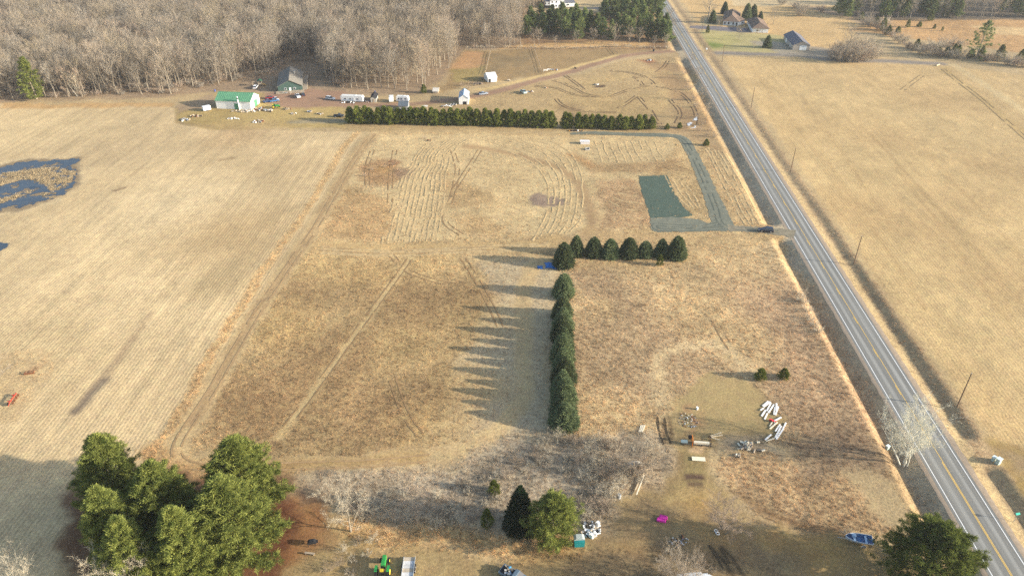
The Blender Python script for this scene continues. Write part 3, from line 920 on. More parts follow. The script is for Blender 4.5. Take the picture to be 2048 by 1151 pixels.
# ------------------------------------------------------------------ plants: generators
class Geo:
    """Growing arrays of quads (as 4-index faces) and triangles."""
    def __init__(self):
        self.V = []; self.T = []; self.n = 0

    def add(self, v, t):
        self.V.append(np.asarray(v, float)); self.T.append(np.asarray(t, int) + self.n); self.n += len(v)

    def tube(self, pts, rad, n=5):
        pts = np.asarray(pts, float); m = len(pts)
        d = np.gradient(pts, axis=0); d /= np.linalg.norm(d, axis=1, keepdims=True) + 1e-9
        ref = np.array([1.0, 0, 0]) if abs(d[0, 0]) < .8 else np.array([0, 1.0, 0])
        a = np.cross(d, ref); a /= np.linalg.norm(a, axis=1, keepdims=True) + 1e-9
        b = np.cross(d, a)
        t = 2 * np.pi * np.arange(n) / n
        ring = a[:, None] * np.cos(t)[None, :, None] + b[:, None] * np.sin(t)[None, :, None]
        v = (pts[:, None] + ring * np.asarray(rad)[:, None, None]).reshape(-1, 3)
        i = np.arange(m * n).reshape(m, n); j = np.roll(i, -1, 1)
        q = np.stack([i[:-1], j[:-1], j[1:], i[1:]], -1).reshape(-1, 4)
        self.add(v, np.vstack([q[:, [0, 1, 2]], q[:, [0, 2, 3]]]))

    def blades(self, base, tip, w, rg):
        """Thin tapering triangles from base to tip."""
        base = np.asarray(base); tip = np.asarray(tip); k = len(base)
        d = tip - base
        r = rg.normal(size=(k, 3)); s = np.cross(d, r); s /= np.linalg.norm(s, axis=1, keepdims=True) + 1e-9
        w = (np.asarray(w) * np.ones(k))[:, None] * .5
        v = np.stack([base - s * w, base + s * w, tip], 1).reshape(-1, 3)
        self.add(v, np.arange(3 * k).reshape(k, 3))

    def sprays(self, base, tip, w, rg):
        """Leaf-shaped quads (two triangles) from base to tip, widest in the middle."""
        base = np.asarray(base); tip = np.asarray(tip); k = len(base)
        d = tip - base
        r = rg.normal(size=(k, 3)); s = np.cross(d, r); s /= np.linalg.norm(s, axis=1, keepdims=True) + 1e-9
        w = (np.asarray(w) * np.ones(k))[:, None] * .5
        mid = base + d * .55
        v = np.stack([base, mid + s * w, tip, mid - s * w], 1).reshape(-1, 3)
        i = np.arange(4 * k).reshape(k, 4)
        self.add(v, np.vstack([i[:, [0, 1, 2]], i[:, [0, 2, 3]]]))

    def mesh(self, name):
        return np_mesh(name, np.vstack(self.V), np.vstack(self.T))


def unit(v):
    return v / (np.linalg.norm(v, axis=-1, keepdims=True) + 1e-9)


def bare_tree(seed, H=18., crown=4.5, trunk_r=.22, fork=.3, n1=13, n2=6, n3=9, twig=1.3, tw=.035, spread=.75, lean=0.0, stems=1, wob=.05, n4=0):
    """A leafless tree: trunk and limbs in one mesh, branches and twigs in another."""
    rg = np.random.default_rng(seed)
    tr = Geo(); cr = Geo()
    tb = []; tt = []
    for st in range(stems):
        base = np.array([rg.normal() * .25, rg.normal() * .25, 0]) if stems > 1 else np.zeros(3)
        dirn = unit(np.array([lean + (rg.normal() * .28 if stems > 1 else rg.normal() * .03), (rg.normal() * .28 if stems > 1 else rg.normal() * .03), 1.0]))
        Hs = H * (1 if stems == 1 else rg.uniform(.75, 1.0))
        m = 8
        z = np.linspace(0, 1, m)
        pts = base + dirn * (z * Hs * .9)[:, None] + np.cumsum(rg.normal(size=(m, 3)) * wob * Hs / m, 0) * np.array([1, 1, .2])
        pts[0] = base + np.array([0, 0, -.4])
        rad = trunk_r * (1 - z * .88) * (1 + .5 * np.exp(-z * 22))
        tr.tube(pts, rad, 6)
        for i in range(n1):
            f = fork + (1 - fork) * (i + rg.random()) / n1 * .97
            p0 = np.array([np.interp(f, z, pts[:, k]) for k in range(3)])
            az = i * 2.4 + rg.normal() * .4
            prof = math.sin(min(1, (1.06 - f) / (1.06 - fork)) ** .62 * math.pi * .72) / .98
            L = crown * max(.25, prof) * rg.uniform(.85, 1.2) * 1.25
            up = .55 + f * .9 + rg.normal() * .12
            d0 = unit(np.array([math.cos(az) * spread, math.sin(az) * spread, up]))
            k = np.linspace(0, 1, 5)
            bend = np.array([math.cos(az), math.sin(az), .25]) * .12 * L
            bp = p0 + d0 * (k * L)[:, None] + bend * (k ** 2)[:, None] + np.cumsum(rg.normal(size=(5, 3)) * .03 * L, 0)
            br = max(.02, trunk_r * .42 * (1 - f * .6)) * (1 - k * .85)
            tr.tube(bp, br, 4)
            for j in range(n2):
                g = .25 + .75 * (j + rg.random()) / n2
                q0 = np.array([np.interp(g, k, bp[:, c]) for c in range(3)])
                dd = unit(d0 + rg.normal(size=3) * .55 + np.array([0, 0, .25]))
                l2 = L * rg.uniform(.28, .5) * (1.1 - .4 * g)
                e = q0 + dd * l2 + rg.normal(size=3) * .06 * l2
                mid = (q0 + e) / 2 + rg.normal(size=3) * .08 * l2
                tr.tube([q0, mid, e], [br[0] * .42, br[0] * .26, br[0] * .07], 3)
                ks = np.concatenate([rg.random(n3) ** .7])
                b3 = q0 + (e - q0) * ks[:, None]
                d3 = unit(dd + rg.normal(size=(n3, 3)) * .6 + np.array([0, 0, .15]))
                e3 = b3 + d3 * (twig * rg.uniform(.5, 1.2, n3))[:, None]
                tb.append(b3); tt.append(e3)
                if n4:
                    kk = rg.random((n3, n4))[..., None]
                    b4 = (b3[:, None] + (e3 - b3)[:, None] * kk).reshape(-1, 3)
                    d4 = unit(np.repeat(d3, n4, 0) + rg.normal(size=(n3 * n4, 3)) * .7)
                    tb.append(b4); tt.append(b4 + d4 * (twig * .55 * rg.uniform(.5, 1.2, n3 * n4))[:, None])
    tb = np.vstack(tb); tt = np.vstack(tt)
    cr.blades(tb, tt, tw, rg)
    return tr.mesh('trunk'), cr.mesh('crown')


def shrub(seed, H=3., r=1.6, stems=14, n2=7, n3=8, tw=.02, twig=.6):
    """A leafless multi-stemmed bush."""
    rg = np.random.default_rng(seed); ge = Geo(); B = []; T = []
    st = Geo()
    for i in range(stems):
        az = rg.uniform(0, 2 * np.pi); o = rg.random() ** .6
        d = unit(np.array([math.cos(az) * o * r / H * 1.1, math.sin(az) * o * r / H * 1.1, 1.0]))
        L = H * rg.uniform(.65, 1.0) * (1 - .15 * o)
        b0 = np.array([math.cos(az) * o * r * .25, math.sin(az) * o * r * .25, -.1])
        k = np.linspace(0, 1, 4)
        pts = b0 + d * (k * L)[:, None] + np.array([math.cos(az), math.sin(az), 0]) * (k ** 2 * .18 * L)[:, None] + np.cumsum(rg.normal(size=(4, 3)) * .04 * L, 0)
        st.tube(pts, .035 * (1 - k * .8) * max(1, H / 4), 3)
        g = rg.uniform(.2, 1, n2)
        q = np.stack([np.interp(g, k, pts[:, c]) for c in range(3)], 1)
        dd = unit(d + rg.normal(size=(n2, 3)) * .55)
        e = q + dd * (L * .32 * rg.uniform(.6, 1.2, n2))[:, None]
        B.append(q); T.append(e)
        kk = rg.random((n2, n3))[..., None]
        b3 = (q[:, None] + (e - q)[:, None] * kk).reshape(-1, 3)
        d3 = unit(np.repeat(dd, n3, 0) + rg.normal(size=(n2 * n3, 3)) * .7)
        B.append(b3); T.append(b3 + d3 * (twig * rg.uniform(.4, 1.2, n2 * n3))[:, None])
    ge.blades(np.vstack(B), np.vstack(T), tw, rg)
    return st.mesh('stems'), ge.mesh('twigs')


def white_pine(seed, H=18., rmax=4.5, first=.12, whorl=.75, nb=6, tufts=9, k=12, l=.55, w=.10, open_=0.0, irr=.3, plume=.35):
    """Pine with whorls of uneven branches, each carrying flat upswept plumes of needles."""
    rg = np.random.default_rng(seed); tr = Geo(); cr = Geo()
    z = np.linspace(0, 1, 7)
    ax = np.cumsum(rg.normal(size=(7, 3)) * .012 * H, 0) * np.array([1, 1, 0])
    pts = ax + np.array([0, 0, 1.0]) * (z * H)[:, None]; pts[0, 2] = -.4
    tr.tube(pts, .028 * H ** .9 * (1 - z * .93), 7)
    h = first * H
    ph = rg.uniform(0, 6.28, 4)
    B = []; D = []; S_ = []
    while h < H * .985:
        f = h / H
        u = (f - first) / (1 - first)
        prof = (min(1, (u + .15) / .3) ** .6) * max(1 - u ** 1.45, .0) ** .8
        prof = max(prof, .07)
        n = nb if u < .8 else max(4, nb - 1)
        a0 = rg.uniform(0, 6.28)
        for i in range(n):
            if rg.random() < open_: continue
            az = a0 + i * 2 * np.pi / n + rg.normal() * .25
            lob = 1 + irr * (.5 * math.sin(2 * az + ph[0] + 5 * u) + .5 * math.sin(3 * az + ph[1] - 8 * u))
            L = rmax * prof * lob * rg.uniform(1 - irr * 1.2, 1 + irr * .7)
            el = .05 + .8 * u ** 2 + rg.normal() * .1
            out = np.array([math.cos(az), math.sin(az), 0]); sd = np.array([-out[1], out[0], 0])
            p0 = np.array([np.interp(f, z, pts[:, 0]), np.interp(f, z, pts[:, 1]), h])
            kk = np.linspace(0, 1, 4)
            bp = p0 + out * (kk * L * math.cos(el))[:, None] + np.array([0, 0, 1.0]) * (kk * L * math.sin(el) + kk ** 2 * L * .18)[:, None]
            cr.tube(bp, .05 * (L / 3 + .3) * (1 - kk * .85), 3)
            nsub = max(2, int(tufts * (.3 + .7 * L / rmax) / 3))
            for q in range(nsub):
                g = .35 + .65 * (q + rg.random()) / nsub
                c0 = np.array([np.interp(g, kk, bp[:, c]) for c in range(3)])
                side_ = rg.choice([-1, 1]); sl = L * plume * rg.uniform(.5, 1.1) * (1.2 - .6 * g)
                dv = unit(out * .9 + sd * side_ * rg.uniform(.1, 1.0) + np.array([0, 0, .28]))
                m = 4
                e = rg.uniform(.55, 1.0, m) if rg.random() < .75 else rg.uniform(.1, .6, m)
                B.append(c0 + dv * (e * sl)[:, None] + rg.normal(size=(m, 3)) * .10)
                D.append(unit(dv + np.array([0, 0, .35]) + rg.normal(size=(m, 3)) * .2))
        h += whorl * rg.uniform(.7, 1.3) * (1 - .45 * u)
    B.append(pts[-1][None]); D.append(np.array([[0, 0, 1.0]]))
    B = np.vstack(B); D = np.vstack(D); n = len(B)
    b = np.repeat(B, k, 0) + rg.normal(size=(n * k, 3)) * np.array([.16, .16, .09]) * l / .5
    d = unit(np.repeat(D, k, 0) + rg.normal(size=(n * k, 3)) * .55)
    cr.sprays(b, b + d * (l * rg.uniform(.6, 1.25, n * k))[:, None], w, rg)
    return tr.mesh('trunk'), cr.mesh('crown')


def spruce(seed, H=7.5, r=2.9, tiers=15, k=11, l=.55, w=.15, belly=.55):
    """Dense conical spruce with stepped tiers of drooping boughs."""
    rg = np.random.default_rng(seed); tr = Geo(); cr = Geo()
    tr.tube([(0, 0, -.3), (0, 0, H * .5), (0, 0, H * .97)], [.16, .1, .02], 6)
    B = []; D = []
    for i in range(tiers):
        u = i / (tiers - 1)
        zz = H * (.03 + .95 * u)
        rr = r * (1 - u ** (1.25)) ** belly * (1 if u > .08 else .93) * rg.uniform(.94, 1.06) + .08
        n = max(4, int(30 * rr / r))
        a0 = rg.uniform(0, 6.28)
        for j in range(n):
            az = a0 + 2 * np.pi * j / n + rg.normal() * .08
            out = np.array([math.cos(az), math.sin(az), 0]); R_ = rr * rg.uniform(.86, 1.12)
            for g in (1.0, .82, .62):
                B.append(out * R_ * g + np.array([0, 0, zz - R_ * .10 * g ** 2 + rg.normal() * .05]))
                D.append(unit(out * 1.0 + np.array([0, 0, -.12 + .6 * u])))
    B.append(np.array([0, 0, H * .95])); D.append(np.array([0, 0, 1.0]))
    B = np.array(B); D = np.array(D); n = len(B)
    b = np.repeat(B, k, 0) + rg.normal(size=(n * k, 3)) * np.array([.13, .13, .06])
    d = unit(np.repeat(D, k, 0) + rg.normal(size=(n * k, 3)) * np.array([.55, .55, .3]))
    cr.sprays(b - d * .15, b + d * (l * rg.uniform(.6, 1.2, n * k))[:, None], w, rg)
    # dense dark heart of dead inner boughs
    zz = np.linspace(.1, .9, 6) * H
    cr.tube([(0, 0, q) for q in zz], [max(.1, r * (1 - (q / H) ** 1.25) ** belly * .62) for q in zz], 9)
    return tr.mesh('trunk'), cr.mesh('crown')


def plume_bush(seed, H=4., r=1.4, n=260, k=9, l=.4, w=.11, pw=.8):
    """Narrow cedar or young pine of small upright plumes."""
    rg = np.random.default_rng(seed); tr = Geo(); cr = Geo()
    tr.tube([(0, 0, -.3), (0, 0, H * .6), (0, 0, H * .95)], [.09, .06, .02], 5)
    u = rg.random(n) ** 1.1
    az = rg.uniform(0, 6.28, n)
    lump = 1 + .22 * np.sin(az * 3 + u * 9 + seed) + .12 * np.sin(az * 5 - u * 14)
    rr = r * (1 - u ** 1.5) ** pw * np.minimum(1, .55 + u * 4) * lump * rg.uniform(.55, 1.08, n)
    B = np.stack([np.cos(az) * rr, np.sin(az) * rr, H * (.04 + .93 * u)], 1)
    D = unit(np.stack([np.cos(az) * .8, np.sin(az) * .8, .9 + 0 * u], 1))
    b = np.repeat(B, k, 0) + rg.normal(size=(n * k, 3)) * .1
    d = unit(np.repeat(D, k, 0) + rg.normal(size=(n * k, 3)) * .45)
    cr.sprays(b, b + d * (l * rg.uniform(.6, 1.2, n * k))[:, None], w, rg)
    return tr.mesh('trunk'), cr.mesh('crown')


def grass_tuft(seed, n=26, r=.45, h=.55, w=.07, lean=.5):
    rg = np.random.default_rng(seed); ge = Geo()
    b = np.stack([rg.normal(size=n) * r * .5, rg.normal(size=n) * r * .5, np.full(n, -.03)], 1)
    d = unit(np.stack([rg.normal(size=n) * lean + b[:, 0] / r * .6, rg.normal(size=n) * lean + b[:, 1] / r * .6, np.ones(n)], 1))
    ge.blades(b, b + d * (h * rg.uniform(.5, 1.2, n))[:, None], w, rg)
    return ge.mesh('tuft')


# ------------------------------------------------------------------ plant materials
M_bark = mat('grey_brown_bark', (.26, .22, .165), .95, .2, 2.5)
M_bark_pale = mat('pale_bark', (.44, .40, .32), .9, .2, 2.0)
M_twig = foliage_mat('taupe_twigs', (.27, .22, .165), (.38, .315, .24), .10, .15, .22)
M_twig_red = foliage_mat('reddish_twigs', (.31, .235, .175), (.43, .335, .25), .15, .15, .2)
M_twig_grey = foliage_mat('grey_twigs', (.26, .225, .18), (.37, .325, .26), .12, .15, .25)
M_twig_straw = foliage_mat('straw_twigs', (.28, .225, .145), (.39, .32, .215), .12, .15, .2)
M_twig_pale = foliage_mat('pale_twigs', (.44, .385, .285), (.58, .51, .385), .3, .15, .1)
M_twig_dark = foliage_mat('dark_brush_twigs', (.34, .29, .215), (.48, .41, .31), .3, .15, .2)
M_pine = foliage_mat('pine_needles', (.075, .105, .026), (.33, .35, .095), .9, .35, .12)
M_pine_far = foliage_mat('far_pine_needles', (.085, .125, .045), (.23, .265, .095), .25, .35, .3)
M_hedge = foliage_mat('hedge_needles', (.09, .12, .022), (.28, .30, .07), .6, .35, .2)
M_spruce = foliage_mat('blue_green_spruce', (.07, .10, .046), (.20, .235, .115), .8, .3, .34)
M_cedar = foliage_mat('olive_cedar', (.06, .08, .015), (.15, .17, .035), .9, .3, .2)
M_pine_dark = foliage_mat('dark_pine_needles', (.055, .08, .02), (.19, .215, .05), .7, .35, .1)


def tree_kind(name, meshes, mats, parts=('trunk', 'crown')):
    """Prototype meshes with their materials, shared by all copies."""
    for me, m in zip(meshes, mats):
        me.materials.append(m)
    return dict(name=name, meshes=meshes, parts=parts)


def plant(kind, loc, rz=0.0, sc=1.0, label='', cat='tree', group=None, sz=None, tilt=(0, 0)):
    e = bpy.data.objects.new(kind['name'], None); COL.objects.link(e)
    e.empty_display_size = .5
    e.location = loc; e.rotation_euler = (tilt[0], tilt[1], rz); e.scale = (sc, sc, sz or sc)
    tag(e, label, cat, group)
    for me, pn in zip(kind['meshes'], kind['parts']):
        o = bpy.data.objects.new(pn, me); COL.objects.link(o); o.parent = e
    return e


def ordinal(i):
    w = ['first', 'second', 'third', 'fourth', 'fifth', 'sixth', 'seventh', 'eighth', 'ninth', 'tenth', 'eleventh', 'twelfth']
    return w[i - 1] if i <= 12 else str(i) + ({1: 'st', 2: 'nd', 3: 'rd'}.get(i % 10 if i % 100 not in (11, 12, 13) else 0, 'th'))


# ------------------------------------------------------------------ the leafless woods
WOOD = [tree_kind('bare_tree', bare_tree(100 + i, H=[19, 17.5, 21, 16, 18.5, 20][i], crown=[4.6, 4.2, 4.8, 3.8, 5.0, 4.0][i], trunk_r=[.24, .2, .26, .17, .24, .22][i],
        fork=[.2, .16, .3, .18, .2, .28][i], n1=17, n2=7, n3=15, tw=.03, twig=1.7), (M_bark, [M_twig, M_twig_grey, M_twig, M_twig_red, M_twig_straw, M_twig_grey][i])) for i in range(6)]
wood_poly = poly_px([(-420, 214), (0, 202), (60, 198), (130, 196), (200, 193), (330, 190), (420, 176), (500, 160), (545, 150), (590, 122), (640, 132), (655, 172), (760, 180), (850, 180), (880, 158), (905, 128), (926, 97), (1040, 95), (1046, 40), (1085, 12), (1080, -70), (-500, -70)])
rg = np.random.default_rng(19)
xs = [p[0] for p in wood_poly]; ys = [p[1] for p in wood_poly]
pts = []
cell = 5.2
for gxx in np.arange(min(xs), max(xs), cell):
    for gyy in np.arange(min(ys), max(ys), cell):
        q = (gxx + rg.uniform(-.47, .47) * cell, gyy + rg.uniform(-.47, .47) * cell)
        if rg.random() < .94:
            pts.append(q)
pts = np.array(pts)
pts = pts[inside(wood_poly, pts[:, 0], pts[:, 1])]
front = seg_dist(wood_poly[:18], pts[:, 0], pts[:, 1])
# keep what the photograph can see, with a margin
dep = pts[:, 1] * cp + CAM_H * sp
uu = 1024 + FPX * pts[:, 0] / dep
pts = pts[uu > -420]; front = front[uu > -420]; uu = uu[uu > -420]
# thin the edge so that single trunks show
keep = ~((front < 9) & (rg.random(len(pts)) < .25))
pts = pts[keep]; uu = uu[keep]; front = front[keep]
vis = (uu > -10)
order = np.argsort(front + np.where(vis, 0, 1e4))
near_ids = set(order[:292].tolist())
PH = height(pts[:, 0], pts[:, 1])
woods_label = {0: 'bare grey-brown hardwood at the wood edge above the pale stubble field',
               1: 'bare hardwood standing behind and beside the green-roofed shed',
               2: 'bare tall hardwood around the dark house in the woods clearing',
               3: 'bare spreading hardwood at the wood edge above the parked camper',
               4: 'slim bare trunk in the line of trees along the pasture fence'}
front_label = {0: 'bare hardwood from the left in the front row above the stubble field', 1: 'bare hardwood from the left in the front row behind the green-roofed shed',
               2: 'bare tall hardwood from the left around the dark house clearing', 3: 'bare spreading hardwood from the left in the front row above the camper', 4: 'slim bare tree from the left along the pasture fence'}
zone_of = lambda u: 0 if u < 330 else 1 if u < 540 else 2 if u < 660 else 3 if u < 910 else 4
row_no = {}
_cnt = {}
for i in sorted((j for j in near_ids if front[j] < (6.5 if zone_of(uu[j]) < 4 else 99)), key=lambda j: uu[j]):
    z_ = zone_of(uu[i]); _cnt[z_] = _cnt.get(z_, 0) + 1; row_no[i] = _cnt[z_]
wood_scale = rg.uniform(.78, 1.12, len(pts))
wood_kind = rg.integers(0, 6, len(pts))
for i in order[:292]:
    u = uu[i]
    zi = 0 if u < 330 else 1 if u < 540 else 2 if u < 660 else 3 if u < 910 else 4
    s_ = wood_scale[i] * (.8 if zi == 4 else 1)
    plant(WOOD[wood_kind[i]], (pts[i, 0], pts[i, 1], PH[i]), rg.uniform(0, 6.28), s_, (ordinal(row_no[i]) + ' ' + front_label[zi]) if i in row_no else woods_label[zi].replace('at the wood edge', 'behind the front row'), 'tree', 'leafless trees of the woods', sz=s_ * rg.uniform(.92, 1.1))
rest = order[292:]
var = []
for i, k in enumerate(WOOD):
    a, b = k['meshes']
    va = np.empty(len(a.vertices) * 3, np.float32); a.vertices.foreach_get('co', va); vb = np.empty(len(b.vertices) * 3, np.float32); b.vertices.foreach_get('co', vb)
    ta = np.empty(len(a.loops), np.int32); a.loops.foreach_get('vertex_index', ta); tb_ = np.empty(len(b.loops), np.int32); b.loops.foreach_get('vertex_index', tb_)
    V = np.vstack([va.reshape(-1, 3), vb.reshape(-1, 3)]); T = np.vstack([ta.reshape(-1, 3), tb_.reshape(-1, 3) + len(a.vertices)])
    me = np_mesh('far_tree', V, T, np.r_[np.zeros(len(ta) // 3), np.ones(len(tb_) // 3)])
    for m in (a.materials[0], b.materials[0]): me.materials.append(m)
    var.append(bpy.data.objects.new('far_tree_kind', me))
nrest = len(rest)
sc3 = np.stack([wood_scale[rest]] * 2 + [wood_scale[rest] * rg.uniform(.92, 1.1, nrest)], 1)
scatter('far_woods', np.c_[pts[rest], PH[rest]], np.stack([np.zeros(nrest), np.zeros(nrest), rg.uniform(0, 6.28, nrest)], 1), sc3, np.ones((nrest, 3)), wood_kind[rest], var,
        'leafless grey-brown woods receding to the top of the picture', 'woods')

# undergrowth along and inside the wood edge
UND = []
for i in range(3):
    a, b = shrub(360 + i, H=[2.6, 3.6, 2.0][i], r=[2.0, 2.2, 1.8][i], stems=12, n2=7, n3=8, tw=.05, twig=.8)
    b.materials.append([M_twig_red, M_twig, M_twig_grey][i]); UND.append(bpy.data.objects.new('undergrowth_kind', b))
ru = np.random.default_rng(29)
sel = np.nonzero(front < 75)[0]
sel = np.repeat(sel, 2)[: 1700]
ux = pts[sel, 0] + ru.normal(size=len(sel)) * 2.6; uy = pts[sel, 1] + ru.normal(size=len(sel)) * 2.6
inn = inside(wood_poly, ux, uy); ux, uy = ux[inn], uy[inn]; nu = len(ux)
scatter('wood_undergrowth', np.c_[ux, uy, height(ux, uy)], np.stack([np.zeros(nu), np.zeros(nu), ru.uniform(0, 6.28, nu)], 1), np.stack([ru.uniform(.6, 1.3, nu)] * 3, 1), np.ones((nu, 3)), ru.integers(0, 3, nu), UND,
        'low bare undergrowth beneath the trees of the woods', 'undergrowth')

# ------------------------------------------------------------------ evergreens and single trees
def wob_pts(u0, v0, u1, v1, n, ju=1.5, jv=.8, seed=1):
    r_ = np.random.default_rng(seed); k = (np.arange(n) + .5) / n
    return [(u0 + (u1 - u0) * q + r_.normal() * ju, v0 + (v1 - v0) * q + r_.normal() * jv) for q in k]


rg = np.random.default_rng(23)
# spruces: the short row towards the road and the long row beside the shaded meadow
SPR = [tree_kind('spruce', spruce(200 + i, H=7.5, r=[2.75, 2.95, 2.6][i], belly=[.56, .5, .64][i]), (M_bark, M_spruce)) for i in range(3)]
row = [(1152, 509, 2.3, 7.0), (1187, 510, 2.7, 6.6), (1220, 512, 2.95, 6.3), (1257, 512, 3.1, 6.7), (1290, 511, 2.35, 5.3), (1322, 512, 2.6, 6.3), (1352, 514, 3.1, 7.6)]
for i, (u, v, r_, h_) in enumerate(row):
    plant(SPR[i % 3], P(u, v), rg.uniform(0, 6.28), r_ / 2.8 * rg.uniform(.95, 1.06), f'{ordinal(i + 1)} blue-green spruce from the left in the short row behind the corner spruce', 'tree', 'spruces in the short row', sz=h_ / 7.5)
plant(SPR[1], P(1127, 531), 1.0, 3.0 / 2.8, 'tall blue-green corner spruce beside the blue tarp', 'tree', sz=8.3 / 7.5)
plant(SPR[0], P(1127, 590), 2.0, 3.0 / 2.8, 'lone blue-green spruce between the corner spruce and the long row', 'tree', sz=7.4 / 7.5)
SLIM = [tree_kind('spruce', spruce(210 + i, H=7.5, r=[2.8, 2.6][i], tiers=16, belly=[.72, .84][i]), (M_bark, M_spruce)) for i in range(2)]
col_ = [(1124, 634, 2.7, 8.0), (1126, 655, 2.9, 6.6), (1124, 678, 2.8, 8.2), (1127, 699, 2.7, 7.0), (1124, 720, 2.9, 8.4), (1126, 741, 2.7, 7.2), (1127, 763, 2.9, 8.0), (1125, 784, 2.8, 6.8), (1128, 806, 2.9, 7.8), (1126, 827, 3.0, 6.8), (1128, 848, 3.2, 6.4)]
for i, (u, v, r_, h_) in enumerate(col_):
    plant(SLIM[i % 2], P(u, v), rg.uniform(0, 6.28), r_ / 2.7, f'{ordinal(i + 1)} spruce from the far end of the long touching spruce row', 'tree', 'spruces in the long row', sz=h_ / 7.5)

# pine hedge
HED = [tree_kind('hedge_pine', white_pine(230 + i, H=7.6, rmax=[2.3, 2.5, 2.2, 2.4][i], first=.03, whorl=.62, nb=7, tufts=12, k=9, l=.55, w=.15, open_=.02, irr=.22), (M_bark, M_hedge)) for i in range(4)]
for i, (u, v) in enumerate(wob_pts(697, 245, 1108, 254, 31, 1.3, .5, 5)):
    plant(HED[i % 4], P(u, v), rg.uniform(0, 6.28), rg.uniform(.95, 1.18), f'{ordinal(i + 1)} pine from the left end of the long dense pine hedge', 'tree', 'pines of the long hedge', sz=rg.uniform(.9, 1.06))
for i, (u, v) in enumerate(wob_pts(1122, 255, 1310, 258, 14, 1.3, .5, 6)):
    plant(HED[(i + 2) % 4], P(u, v), rg.uniform(0, 6.28), rg.uniform(.85, 1.0), f'{ordinal(i + 1)} pine from the left of the shorter hedge beyond the gap', 'tree', 'pines of the short hedge', sz=rg.uniform(.82, 1.0) * (1 - .012 * i))
plant(tree_kind('bare_sapling', bare_tree(260, H=6.5, crown=1.4, trunk_r=.06, n1=9, n2=4, n3=8, tw=.04, twig=.8), (M_bark, M_twig_red)), P(983, 250), 0, 1, 'leafless reddish sapling growing out of the long pine hedge', 'tree')
plant(tree_kind('bare_sapling', bare_tree(261, H=6.5, crown=1.4, trunk_r=.06, n1=9, n2=4, n3=8, tw=.04, twig=.8), (M_bark, M_twig_red)), P(1144, 256), 0, 1, 'leafless reddish sapling growing in the shorter pine hedge', 'tree')

# pine grove at the road
GRO = [tree_kind('grove_pine', white_pine(240 + i, H=14, rmax=[3.6, 3.2, 3.9, 3.4][i], first=[.1, .06, .16, .08][i], whorl=.95, nb=6, tufts=12, k=7, l=.8, w=.25, open_=.1, irr=.4), (M_bark, M_pine_far)) for i in range(4)]
grove = [(1052, 72, 1), (1068, 70, 1.1), (1085, 70, 1.0), (1098, 66, 1.1), (1112, 68, 1.0), (1060, 56, 1), (1080, 52, 1), (1104, 52, 1), (1124, 54, 1.05), (1140, 60, 1.0), (1132, 72, 1.05), (1150, 66, .9), (1156, 79, 1.15), (1168, 66, 1.0), (1180, 70, 1.05), (1194, 72, 1.1), (1206, 77, .85),
         (1170, 54, .9), (1150, 48, .9), (1208, 42, 1.1), (1220, 36, 1.15), (1230, 44, 1.0), (1240, 28, 1.2), (1252, 40, 1.1), (1262, 26, 1.25), (1272, 40, 1.15), (1284, 28, 1.25), (1296, 38, 1.2), (1300, 20, 1.2), (1312, 34, 1.15), (1322, 24, 1.0), (1284, 48, 1.0),
         (1234, 66, .9), (1246, 74, 1.0), (1262, 70, 1.1), (1276, 78, .95), (1286, 66, 1.05), (1298, 78, .95), (1312, 82, 1.0), (1324, 80, .95), (1334, 84, 1.0), (1330, 70, .95), (1316, 60, 1.1), (1222, 80, .8), (1238, 20, 1.1), (1274, 14, 1.15)]
grove.sort()
for i, (u, v, k) in enumerate(grove):
    zone = 'in the left half of the pine grove below the white house' if u < 1210 else 'at the front of the pine grove beside the road' if v > 55 else 'at the back of the pine grove beside the road'
    rank = 1 + sum(1 for a in grove[:i] if (a[0] < 1210) == (u < 1210) and (a[0] < 1210 or (a[1] > 55) == (v > 55)))
    plant(GRO[i % 4], P(u, v), rg.uniform(0, 6.28), k * rg.uniform(.92, 1.05), ordinal(rank) + ' pine from the left ' + zone.replace(' below the white house', ''), 'tree', 'pines of the grove', sz=k * rg.uniform(.9, 1.12))

# big near pines
NEAR = [tree_kind('white_pine', white_pine(270 + i, H=[21, 20, 19][i], rmax=[5.9, 5.2, 6.3][i], first=.05, whorl=.72, nb=8, tufts=27, k=15, l=.55, w=.085, open_=.03, irr=.2, plume=.36), (M_bark, M_pine)) for i in range(3)]
for u, v, k, kz, j, lab in [(246, 1030, 1.14, 1.02, 0, 'large pine at the back left of the near pine clump'), (500, 1030, 1.3, 1.08, 2, 'broad pine at the back right of the near pine clump'),
                            (256, 1128, 1.12, 1.08, 1, 'pointed yellow-green pine at the front left of the near clump'), (362, 1088, 1.3, 1.05, 0, 'pine in the middle of the near pine clump'),
                            (478, 1122, 1.4, 1.12, 2, 'largest bright pine at the front of the near clump'), (385, 1180, 1.2, 1.1, 1, 'shaded pine low at the front of the near clump'), (300, 1190, 1.0, 1.0, 0, 'dark pine at the bottom edge in the near clump')]:
    plant(NEAR[j], P(u, v), rg.uniform(0, 6.28), k, lab, 'tree', 'pines of the near clump', sz=kz)
DARK = tree_kind('white_pine', white_pine(281, H=15, rmax=8.6, first=.05, whorl=.65, nb=8, tufts=36, k=12, l=.6, w=.10, open_=.02, irr=.2, plume=.28), (M_bark, M_pine_dark))
plant(DARK, P(1840, 1162), .4, 1.0, 'big dark pine between the boat and the road', 'tree', sz=.92)
MID = tree_kind('white_pine', white_pine(282, H=13, rmax=5.6, first=.03, whorl=.65, nb=8, tufts=24, k=13, l=.5, w=.085, open_=.04, irr=.25, plume=.3), (M_bark, M_pine))
plant(MID, P(1100, 1078), 1.2, 1.0, 'full round green pine beside the teal container', 'tree', sz=.96)
